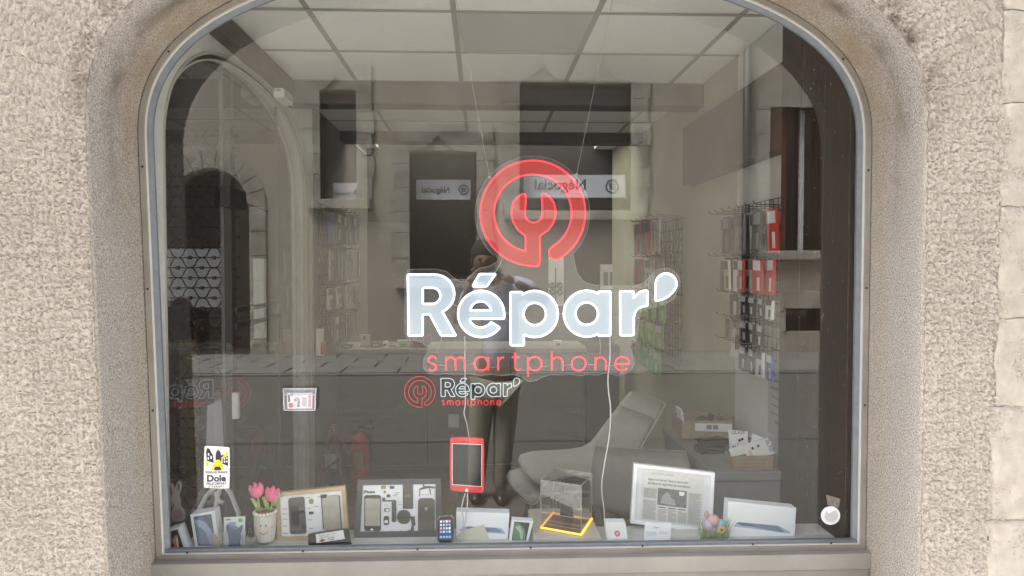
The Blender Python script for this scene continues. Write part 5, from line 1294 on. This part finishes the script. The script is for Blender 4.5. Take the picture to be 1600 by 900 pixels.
# cushion and acrylic case with yellow light
cu_ = tag(MB().bbox((at(831, 830, 2.5).x, 2.43, ZL), (at(936, 830, 2.5).x, 2.74, ZL + .021), .009).build('cushion_pad', mat('beige_pad', (.46, .43, .37), .8, .05, 30)), 'beige padded block under the acrylic display case', 'pad')
zc = ZL + .0215
ps_ = tag(MB().bbox((at(845, 830, 2.7).x, 2.605, .0), (at(925, 830, 2.7).x, 2.73, ZL - .0005), .003).build('pad_pedestal', M_plastic_b), 'black pedestal behind the ledge under the beige pad', 'pedestal')
def on_z(px, py, z):
    lo, hi = 1.5, 6
    for _ in range(40):
        m_ = (lo + hi) / 2
        if at(px, py, m_).z > z: lo = m_
        else: hi = m_
    return at(px, py, lo)
FL, FR, BR = on_z(845, 827, zc), on_z(908, 838.5, zc), on_z(924.5, 815, zc); BL = FL + (BR - FR)
hC = at(847, 749.5, FL.y).z - zc
ac = thing('acrylic_case', 'clear acrylic display case with glowing yellow base holding a black phone', 'display case', ((FL + BR) / 2))
M_acr2 = clear_mat('case_acrylic', (.95, .95, .94), f0=.05, haze=.018)
M_yel = mat('yellow_light_bar', (.8, .6, .1), .4, emit=(1.0, .52, .035), es=.26); M_org = mat('orange_light_bar', (.8, .4, .1), .4, emit=(1.0, .36, .06), es=.16)
up_ = Vector((0, 0, hC))
for a, b in ((FL, FR), (FR, BR), (BR, BL), (BL, FL)): part(ac, MB().add([a + Vector((0, 0, .004)), b + Vector((0, 0, .004)), b + up_, a + up_], [(0, 1, 2, 3)]), 'side_panel', M_acr2)
part(ac, MB().add([FL + up_, FR + up_, BR + up_, BL + up_], [(0, 1, 2, 3)]), 'top_panel', M_acr2)
for a, b in ((FL, FR), (FR, BR), (BR, BL), (BL, FL)):
    part(ac, MB().tube([a + up_, b + up_], .0012, 4), 'panel_edge', M_case_edge); part(ac, MB().tube([a + Vector((0, 0, .012)), a + up_ * .99], .0011, 4), 'panel_edge', M_case_edge)
cen = (FL + BR) / 2
def inn_(p, k, z): v = cen + (Vector((p.x, p.y, 0)) - Vector((cen.x, cen.y, 0))) * k; v.z = zc + z; return v
part(ac, MB().add([inn_(p, .97, .003) for p in (FL, FR, BR, BL)] + [inn_(p, .97, .0002) for p in (FL, FR, BR, BL)], [(0, 1, 2, 3), (4, 5, 6, 7), (0, 1, 5, 4), (1, 2, 6, 5), (2, 3, 7, 6), (3, 0, 4, 7)]), 'base_plate', mat('brown_base_plate', (.10, .06, .03), .4))
part(ac, MB().tube([inn_(FL, 1, .006), inn_(FR, 1, .006)], .0036, 6), 'light_bar', M_yel); part(ac, MB().tube([inn_(FR, 1, .007), inn_(BR, 1, .010)], .0042, 6), 'light_bar', M_yel)
part(ac, MB().tube([inn_(FL, 1, .006), inn_(BL, 1, .010)], .0030, 6), 'light_bar', M_org); part(ac, MB().tube([inn_(BL, 1, .008), inn_(BR, 1, .008)], .0014, 6), 'light_bar', M_org)
for z in (.022, .034, .058):  # thin emissive lines drawn as the base light caught in the acrylic
    part(ac, MB().tube([inn_(FL, .99, z), inn_(FR, .99, z), inn_(BR, .99, z)], .0006, 4), 'glow_line', mat('orange_edge_glow', (.6, .35, .15), .4, emit=(.9, .42, .12), es=.05))
pn = thing('displayed_phone', 'worn black phone standing inside the acrylic display case', 'phone', (cen.x, cen.y, zc + .003))
pn.rotation_euler = (0, 0, -.2); w_ = 21 * 2.6 / F; MB().bbox((-w_ / 2, -.005, .008), (w_ / 2, .005, .108), .004).build('phone_body', M_plastic_b, pn); MB().box((-w_ * .42, -.0062, .02), (w_ * .42, -.0055, .094)).build('screen', M_screen, pn)
MB().bbox((-.02, -.012, 0), (.02, .012, .0078), .002).build('foot', M_plastic_b, pn)
# framed newspaper
nf = dobj('framed_newspaper', 'white frame with a newspaper cutting about the repair shop', 'picture frame', 1050, 2.56)
q = [(991, 724.5), (1117, 739), (1112.5, 833.5), (985.5, 817.5)]
Yn_ = 2.56
o = q; w_px = 5.2; iq = sub(q, w_px / 126, w_px / 94, 1 - w_px / 126, 1 - w_px / 94)
for a in range(4): part(nf, slab([o[a], o[(a + 1) % 4], iq[(a + 1) % 4], iq[a]], Yn_, .02), 'frame_side', col('white_frame', .85, .86, .88, rough=.4))
part(nf, flat(iq, Yn_ + .006), 'mount', col('lilac_mount', .70, .70, .76)); nq = sub(iq, .07, .02, .90, .98)
part(nf, flat(nq, Yn_ + .0052), 'newsprint', mixm('newsprint_grey', (.68, .68, .66), (.60, .60, .58), 40))
txt(nf, 'Après huit ans en Chine, il ouvre une', *bil(nq, .10, .20), Yn_ + .0046, 3.9, M_ink2, 'headline', rot=6.5, sx=.78); txt(nf, 'boutique de réparation de smartphone', *bil(nq, .10, .275), Yn_ + .0046, 3.9, M_ink2, 'headline', rot=6.5, sx=.80)
txt(nf, 'L’ACTUALITÉ LOCALE', *bil(nq, .14, .075), Yn_ + .0046, 2.6, M_print, 'running_head', rot=6.5)
ph = sub(nq, .27, .33, .74, .66); part(nf, flat(ph, Yn_ + .0045), 'news_photo', mixm('photo_grey', (.24, .24, .24), (.13, .13, .13), 60))
part(nf, flat([bil(ph, u, v) for u, v in ((.1, .9), (.16, .45), (.3, .2), (.42, .3), (.45, .5), (.6, .62), (.58, .92))], Yn_ + .004), 'photo_figure', col('photo_light', .36, .36, .36)); part(nf, flat([bil(ph, u, v) for u, v in ((.72, .08), (.92, .08), (.9, .3), (.75, .32))], Yn_ + .004), 'photo_highlight', M_paper)
part(nf, flat([bil(ph, u, v) for u, v in ((.34, .8), (.64, .8), (.64, .92), (.34, .92))], Yn_ + .0038), 'photo_highlight', M_pl)
def column(u0, u1, v0, v1, n):
    mb = MB()
    for k in range(n):
        v = v0 + (v1 - v0) * k / n; e = u1 - (0 if random.random() > .2 else random.uniform(.02, .08))
        P_ = [at(*bil(nq, a, b), Yn_ + .0046) for a, b in ((u0, v), (e, v), (e, v + .0075), (u0, v + .0075))]; mb.add(P_, [(0, 1, 2, 3)])
    part(nf, mb, 'text_column', mat('newsprint_ink', (.30, .30, .30), .8))
column(.04, .25, .36, .55, 12); column(.04, .25, .59, .97, 22); column(.77, .97, .36, .97, 36)
for c in range(3): column(.29 + c * .16, .43 + c * .16, .74, .97, 13)
for c in range(3): part(nf, flat([bil(nq, .29 + c * .16, .695), bil(nq, .29 + c * .16 + .12, .695), bil(nq, .29 + c * .16 + .12, .71), bil(nq, .29 + c * .16, .71)], Yn_ + .0046), 'crosshead', M_ink2)
# small card
cd_ = dobj('small_card', 'small white information card in front of the framed newspaper', 'card', 1028, 2.45)
q = down([(1007.5, 816), (1049, 817.5), (1047.5, 841), (1006.7, 840)], 2.45); part(cd_, slab(q, 2.45, .002), 'card', M_box)
for k in range(5): part(cd_, flat(sub(q, .06 if k < 3 else .54, .50 + .08 * (k % 3), .46 if k < 3 else .9, .515 + .08 * (k % 3)), 2.4492), 'print_line', M_print)
txt(cd_, 'Répar’', *bil(q, .33, .3), 2.449, 3, M_print)
# grassy nest with painted eggs
ne = dobj('egg_nest', 'little green grass nest with pastel painted eggs and a yellow daisy', 'ornament', 1115, 2.46)
mb = MB()
for i in range(90):
    bx_ = random.uniform(1095, 1138); fx_ = (bx_ - 1115) / 23; y0 = base_px(bx_, 2.46) ; tip = bx_ + fx_ * 9 + random.uniform(-4, 4); hy = random.uniform(14, 38) * (1.0 if abs(fx_) > .45 else .65)
    Yb = 2.46 + random.uniform(-.014, .02); p = at(bx_, y0, Yb); p.z = ZL + .0005; t1 = at(tip, y0 - hy, Yb + random.uniform(-.012, .008)); w = .0014
    m_ = (p + t1) / 2 + Vector(((bx_ - tip) * .0004, 0, .002)); mb.add([p + Vector((-w, 0, 0)), p + Vector((w, 0, 0)), m_ + Vector((w * .9, 0, 0)), t1, m_ - Vector((w * .9, 0, 0))], [(0, 1, 2, 3, 4)])
g_ = part(ne, mb, 'grass', mat('paper_grass', (.20, .30, .11), .8, .3, 50)); g_['kind'] = 'stuff'
for (x, y, r, c, sc) in ((1106, 821, 9.5, (.46, .36, .52), 1.1), (1114, 813, 10.5, (.62, .36, .38), .9), (1125.5, 819.5, 8.8, (.20, .40, .60), 1.0), (1104, 804, 4, (.50, .30, .32), 1.6)):
    p = at(x, y, 2.47) - ne.location; MB().ball(p, r * 2.47 / F, 10, (1, .9, sc)).build('egg', mat('egg_%0.2f' % c[0], c, .5, .05, 60), ne)
p = at(1127.5, 827.5, 2.445) - ne.location
for k in range(8):
    a = 2 * PI * k / 8; MB().ball(p + Vector((math.cos(a) * .0085, 0, math.sin(a) * .0085)), .0052, 6, (1, .3, 1)).build('petal', col('daisy_yellow', .62, .40, .12), ne)
MB().ball(p + Vector((0, -.002, 0)), .004, 6).build('daisy_eye', col('daisy_brown', .15, .06, .02), ne)

# ------------------------------------------------------------------ things stuck on the glass
GS = 2.3478
sk = thing('window_sticker', 'upright white yellow and navy town sticker on the lower left glass', 'sticker', at(338, 763, GS))
q = [(319.2, 696.5), (358.9, 698.6), (358.7, 763.6), (318, 762.4)]
M_stw = col('sticker_white', .80, .80, .79, rough=.35); M_stn = col('sticker_navy', .03, .025, .07, rough=.35); M_sty = col('sticker_yellow', .80, .60, .02, rough=.35)
part(sk, slab(smooth_shape([bil(q, u, v) for u, v in rq(0, 0, 1, 1, .05)], 1), GS, .0006), 'sheet', M_stw)
def sp(nm, pts, m_, dz=.0004): part(sk, flat([(240 + x / 4.735, 680 + y / 4.735) for x, y in pts], GS - dz), nm, m_)
sp('left_houses', [(395, 95), (412, 100), (440, 150), (445, 205), (395, 190), (388, 130)], M_stn); sp('left_gap', [(402, 130), (412, 135), (412, 155), (402, 150)], M_stw, .0007); sp('left_gap', [(420, 150), (432, 158), (432, 178), (420, 172)], M_stw, .0007); sp('left_gap', [(400, 162), (410, 166), (410, 182), (400, 180)], M_stw, .0007)
sp('right_houses', [(492, 180), (552, 130), (552, 230), (495, 205)], M_stn); sp('right_roof', [(500, 165), (553, 112), (553, 150), (505, 178)], M_sty, .0006)
for x, y in ((502, 180), (520, 172), (537, 165), (502, 196), (520, 192), (537, 190)): sp('right_gap', [(x, y), (x + 9, y - 3), (x + 9, y + 10), (x, y + 12)], M_stw, .0008)
sp('church_tower', [(460, 190), (458, 150), (465, 120), (474, 110), (476, 92), (480, 110), (494, 122), (500, 150), (520, 140), (512, 160), (500, 165), (496, 190)], M_stn, .0006)
sp('left_flag', [(386, 195), (410, 200), (405, 230), (386, 226)], M_sty)
sp('yellow_jersey', [(428, 258), (440, 215), (455, 195), (462, 182), (488, 182), (496, 195), (510, 215), (522, 258)], M_sty, .0009); sp('jersey_dark', [(450, 245), (458, 232), (490, 232), (498, 245), (500, 260), (448, 260)], M_stn, .0012)
txt(sk, 'TOUR DE FRANCE', *z5([(465, 280)])[0], GS - .0008, 3.0, M_stn, align='CENTER', bold=.0002); sp('yellow_line', [(385, 283), (548, 283), (548, 287), (385, 287)], M_sty)
txt(sk, 'Dole', *z5([(464, 341)])[0], GS - .0008, 10.0, M_stn, align='CENTER', bold=.0010, sx=1.06)
txt(sk, 'VILLE DÉPART', *z5([(464, 366)])[0], GS - .0008, 3.6, M_stn, align='CENTER', bold=.00025, sx=1.0); txt(sk, '// 17 JUILLET //', *z5([(464, 386)])[0], GS - .0008, 2.8, M_stn, align='CENTER', bold=.0002)
rs = thing('round_sticker', 'round silver hologram sticker on the lower right glass', 'sticker', at(1298, 805.5, GS))
part(rs, slab([(1297.8 + 15 * math.cos(k * PI / 20), 805.5 + 14.5 * math.sin(k * PI / 20)) for k in range(40)], GS, .0006), 'disc', mat('silver_print', (.62, .62, .63), .3, .1, 90)); part(rs, flat([(1299 + 10.5 * math.cos(k * PI / 20), 806 + 10.2 * math.sin(k * PI / 20)) for k in range(40)], GS - .0004), 'inner_disc', mat('silver_dark', (.42, .42, .43), .3, .2, 200))
part(rs, flat([(1290 + 2, 797), (1302, 793), (1306, 796), (1295, 802)], GS - .0007), 'painted_glint', M_paper)  # pale patch coloured in as a glint on the silver disc
ll = tag(flat([(1291, 773), (1313, 779.5), (1310.5, 793), (1293, 789)], GS).build('faded_label', mat('faded_label_print', (.10, .08, .065), .5, col2=(.22, .2, .18), vs=120)), 'faded dark label above the round silver sticker', 'label')
ch_ = thing('card_holder', 'clear plastic holder of business cards fixed on the left of the glass', 'card holder', at(468, 641, 2.33))
q = [(442.5, 607.5), (493, 607.5), (492, 641), (444, 641)]
part(ch_, slab(sub(q, .11, .2, .9, .92), 2.336, .008), 'business_cards', M_stw)
M_hold = clear_mat('holder_plastic', (.9, .9, .92), f0=.08, haze=.12, hazecol=(.6, .62, .7))
for a, b in (((0, .0), (1, .0)), ((0, .0), (.0, 1)), ((1, 0), (1, 1)), ((0, 1), (1, 1)), ((0, .28), (1, .28))): part(ch_, MB().tube([at(*bil(q, *a), 2.326), at(*bil(q, *b), 2.326)], .0017, 6), 'holder_edge', col('clear_edge_lilac', .50, .50, .56, rough=.2))
part(ch_, slab(sub(q, 0, .0, 1, .28), 2.327, .02), 'holder_lip', M_hold); part(ch_, flat(sub(q, 0, .28, 1, 1), 2.325), 'holder_front', M_hold)
part(ch_, flat(sub(q, .14, .3, .2, .62), 2.3353), 'dark_print', M_ink2); part(ch_, flat(smooth_shape(sub(q, .15, .66, .30, .88)), 2.3353), 'red_print', M_red_p); part(ch_, flat(smooth_shape(sub(q, .20, .22, .32, .34)), 2.3353), 'red_print', M_red_p); part(ch_, flat(smooth_shape(sub(q, .32, .45, .42, .60)), 2.3353), 'ring_print', M_pink)
txt(ch_, 'Répar’', *bil(q, .50, .85), 2.335, 4.2, M_ink2, rot=-90, bold=.0002); 
for k in range(4): part(ch_, flat(sub(q, .60 + .035 * k, .40, .613 + .035 * k, .8), 2.3353), 'print_line', M_print)
for k in range(3): part(ch_, flat(sub(q, .79 + .03 * k, .30, .803 + .03 * k, .85), 2.3353), 'red_line', M_red_p)

# ------------------------------------------------------------------ the photographer, seen only in the glass
def skinned(name, nodes, edges, m_, parent, root=0, sub_=1):
    me = bpy.data.meshes.new(name); me.from_pydata([tuple(n[0]) for n in nodes], edges, []); o = bpy.data.objects.new(name, me); C.objects.link(o)
    md = o.modifiers.new('s', 'SKIN'); md.use_smooth_shade = True
    for i, sv in enumerate(me.skin_vertices[0].data):
        r = nodes[i][1]; sv.radius = (r, r) if not isinstance(r, tuple) else r; sv.use_root = (i == root)
    o.modifiers.new('u', 'SUBSURF').levels = sub_; o.modifiers['u'].render_levels = sub_
    dg = bpy.context.evaluated_depsgraph_get(); m2 = bpy.data.meshes.new_from_object(o.evaluated_get(dg)); bpy.data.objects.remove(o)
    m2.materials.clear(); m2.materials.append(m_)
    for p in m2.polygons: p.use_smooth = True; p.material_index = 0
    return link(name, m2, parent)
VP_ = 4.98
pe = thing('person', 'person in a pale shirt and khaki trousers raising a phone, mirrored in the glass', 'person', (op(772, 785, VP_).x, op(772, 785, VP_).y, 0))
def jp(x, y, dy=0.0):
    p = op(x, y, VP_); p.y += dy; return p - pe.location
M_skin = col('brown_skin', .16, .085, .055, rough=.55); M_shirt = mat('lilac_grey_shirt', (.34, .34, .40), .9, .06, 12, .5, 12); M_khaki = mat('khaki_trousers', (.30, .28, .235), .9, .12, 10, .3, 15)
foot = lambda x: (lambda p: Vector((p.x, p.y, .05)))(jp(x, 780))
N_ = [(jp(775, 590), (.13, .10)), (jp(780, 540), (.125, .10)), (jp(785, 480), (.15, .11)), (jp(778, 446), (.11, .08)), (jp(766, 430), .052), (jp(760, 418, .01), .056), (jp(757, 404, .02), (.075, .092)), (jp(757, 397, .02), (.062, .075)),
      (jp(742, 452), .055), (jp(713, 505, .05), .040), (jp(737, 440, .16), .028), (jp(826, 452), .055), (jp(854, 470, .06), .042), (jp(803, 440, .17), .028),
      (jp(755, 605), .085), (jp(748, 690), .058), (jp(744, 765), .042), (foot(744) + Vector((0, .10, -.015)), .036), (jp(792, 605), .085), (jp(787, 690), .058), (jp(782, 768), .042), (foot(782) + Vector((0, .11, -.015)), .036)]
E_ = [(0, 1), (1, 2), (2, 3), (3, 4), (4, 5), (5, 6), (6, 7), (3, 8), (8, 9), (9, 10), (3, 11), (11, 12), (12, 13), (0, 14), (14, 15), (15, 16), (16, 17), (0, 18), (18, 19), (19, 20), (20, 21)]
skinned('body', N_, E_, M_skin, pe)
def grow(idx, k, edges, name, m_, root=0):
    mp = {j: i for i, j in enumerate(idx)}
    nd = [(N_[j][0], tuple(a + k for a in N_[j][1]) if isinstance(N_[j][1], tuple) else N_[j][1] + k) for j in idx]
    return skinned(name, nd, [(mp[a], mp[b]) for a, b in edges], m_, pe, root)
N_.append((N_[8][0].lerp(N_[9][0], .6), .046)); N_.append((N_[11][0].lerp(N_[12][0], .6), .046))
grow([2, 0, 1, 3, 8, 11, 22, 23], .022, [(2, 1), (1, 0), (2, 3), (3, 8), (3, 11), (8, 22), (11, 23)], 'shirt', M_shirt)
grow([0, 14, 15, 16, 18, 19, 20], .016, [(0, 14), (14, 15), (15, 16), (0, 18), (18, 19), (19, 20)], 'trousers', M_khaki)
for f_ in (17, 21): MB().ball(N_[f_][0] + Vector((0, -.02, .0)), .055, 8, (.9, 2.4, .8)).build('shoe', M_plastic_b, pe)
hd = N_[6][0]
mb = MB(); mb.ball(hd + Vector((0, -.015, .035)), .098, 12, (.95, 1.05, 1.0)); mb.build('hair', mat('black_hair', (.012, .01, .009), .8, .3, 60), pe)
mb = MB(); mb.ball(hd + Vector((0, .025, -.03)), .080, 12, (.92, .95, 1.15)); mb.tube([hd + Vector((0, .10, .0)), hd + Vector((0, .118, -.035))], [.008, .014], 8); mb.build('face', M_skin, pe)
for s_ in (-1, 1):
    MB().ball(hd + Vector((s_ * .030, .098, -.005)), .009, 6).build('eye', M_plastic_b, pe); MB().ball(hd + Vector((s_ * .082, .0, -.02)), .02, 6, (.4, .8, 1.4)).build('ear', M_skin, pe)
mb = MB(); mb.tube([hd + Vector((-.022, .096, -.065)), hd + Vector((0, .101, -.068)), hd + Vector((.022, .096, -.065))], .005, 6); mb.build('mouth', col('lip_brown', .16, .06, .05), pe)
phw = Vector((.03, -.07, CAMZ - .075)) - pe.location
for s_, wr in ((-1, N_[10][0]), (1, N_[13][0])):
    palm = phw + Vector((s_ * .105, -.015, -.005)); nodes = [(wr, .024), (wr.lerp(palm, .6), .028), (palm, .030)]; ed = [(0, 1), (1, 2)]
    skinned('hand', nodes, ed, M_skin, pe)
    for k in range(5):
        if k < 4: base = palm + Vector((-s_ * .012, .0, .028 - k * .018)); pts = [(base, .0095), (base + Vector((-s_ * .022, .028, .004)), .009), (base + Vector((-s_ * (.040 - .003 * k), .034, .003)), .0082), (base + Vector((-s_ * (.055 - .004 * k), .030, .0)), .0075)]
        else: base = palm + Vector((-s_ * .005, -.012, .03)); pts = [(base, .011), (base + Vector((-s_ * .02, -.012, .02)), .010), (base + Vector((-s_ * .035, -.012, .028)), .009)]
        skinned('finger', pts, [(i, i + 1) for i in range(len(pts) - 1)], M_skin, pe)
cp_ = thing('camera_phone', 'dark phone held up in both hands, mirrored in the glass', 'phone', phw + pe.location)
MB().bbox((-.078, -.004, -.037), (.078, .004, .037), .003).build('phone_body', M_plastic_b, cp_); MB().bbox((.045, .0042, .008), (.072, .0065, .032), .001).build('lens_block', M_iron, cp_)
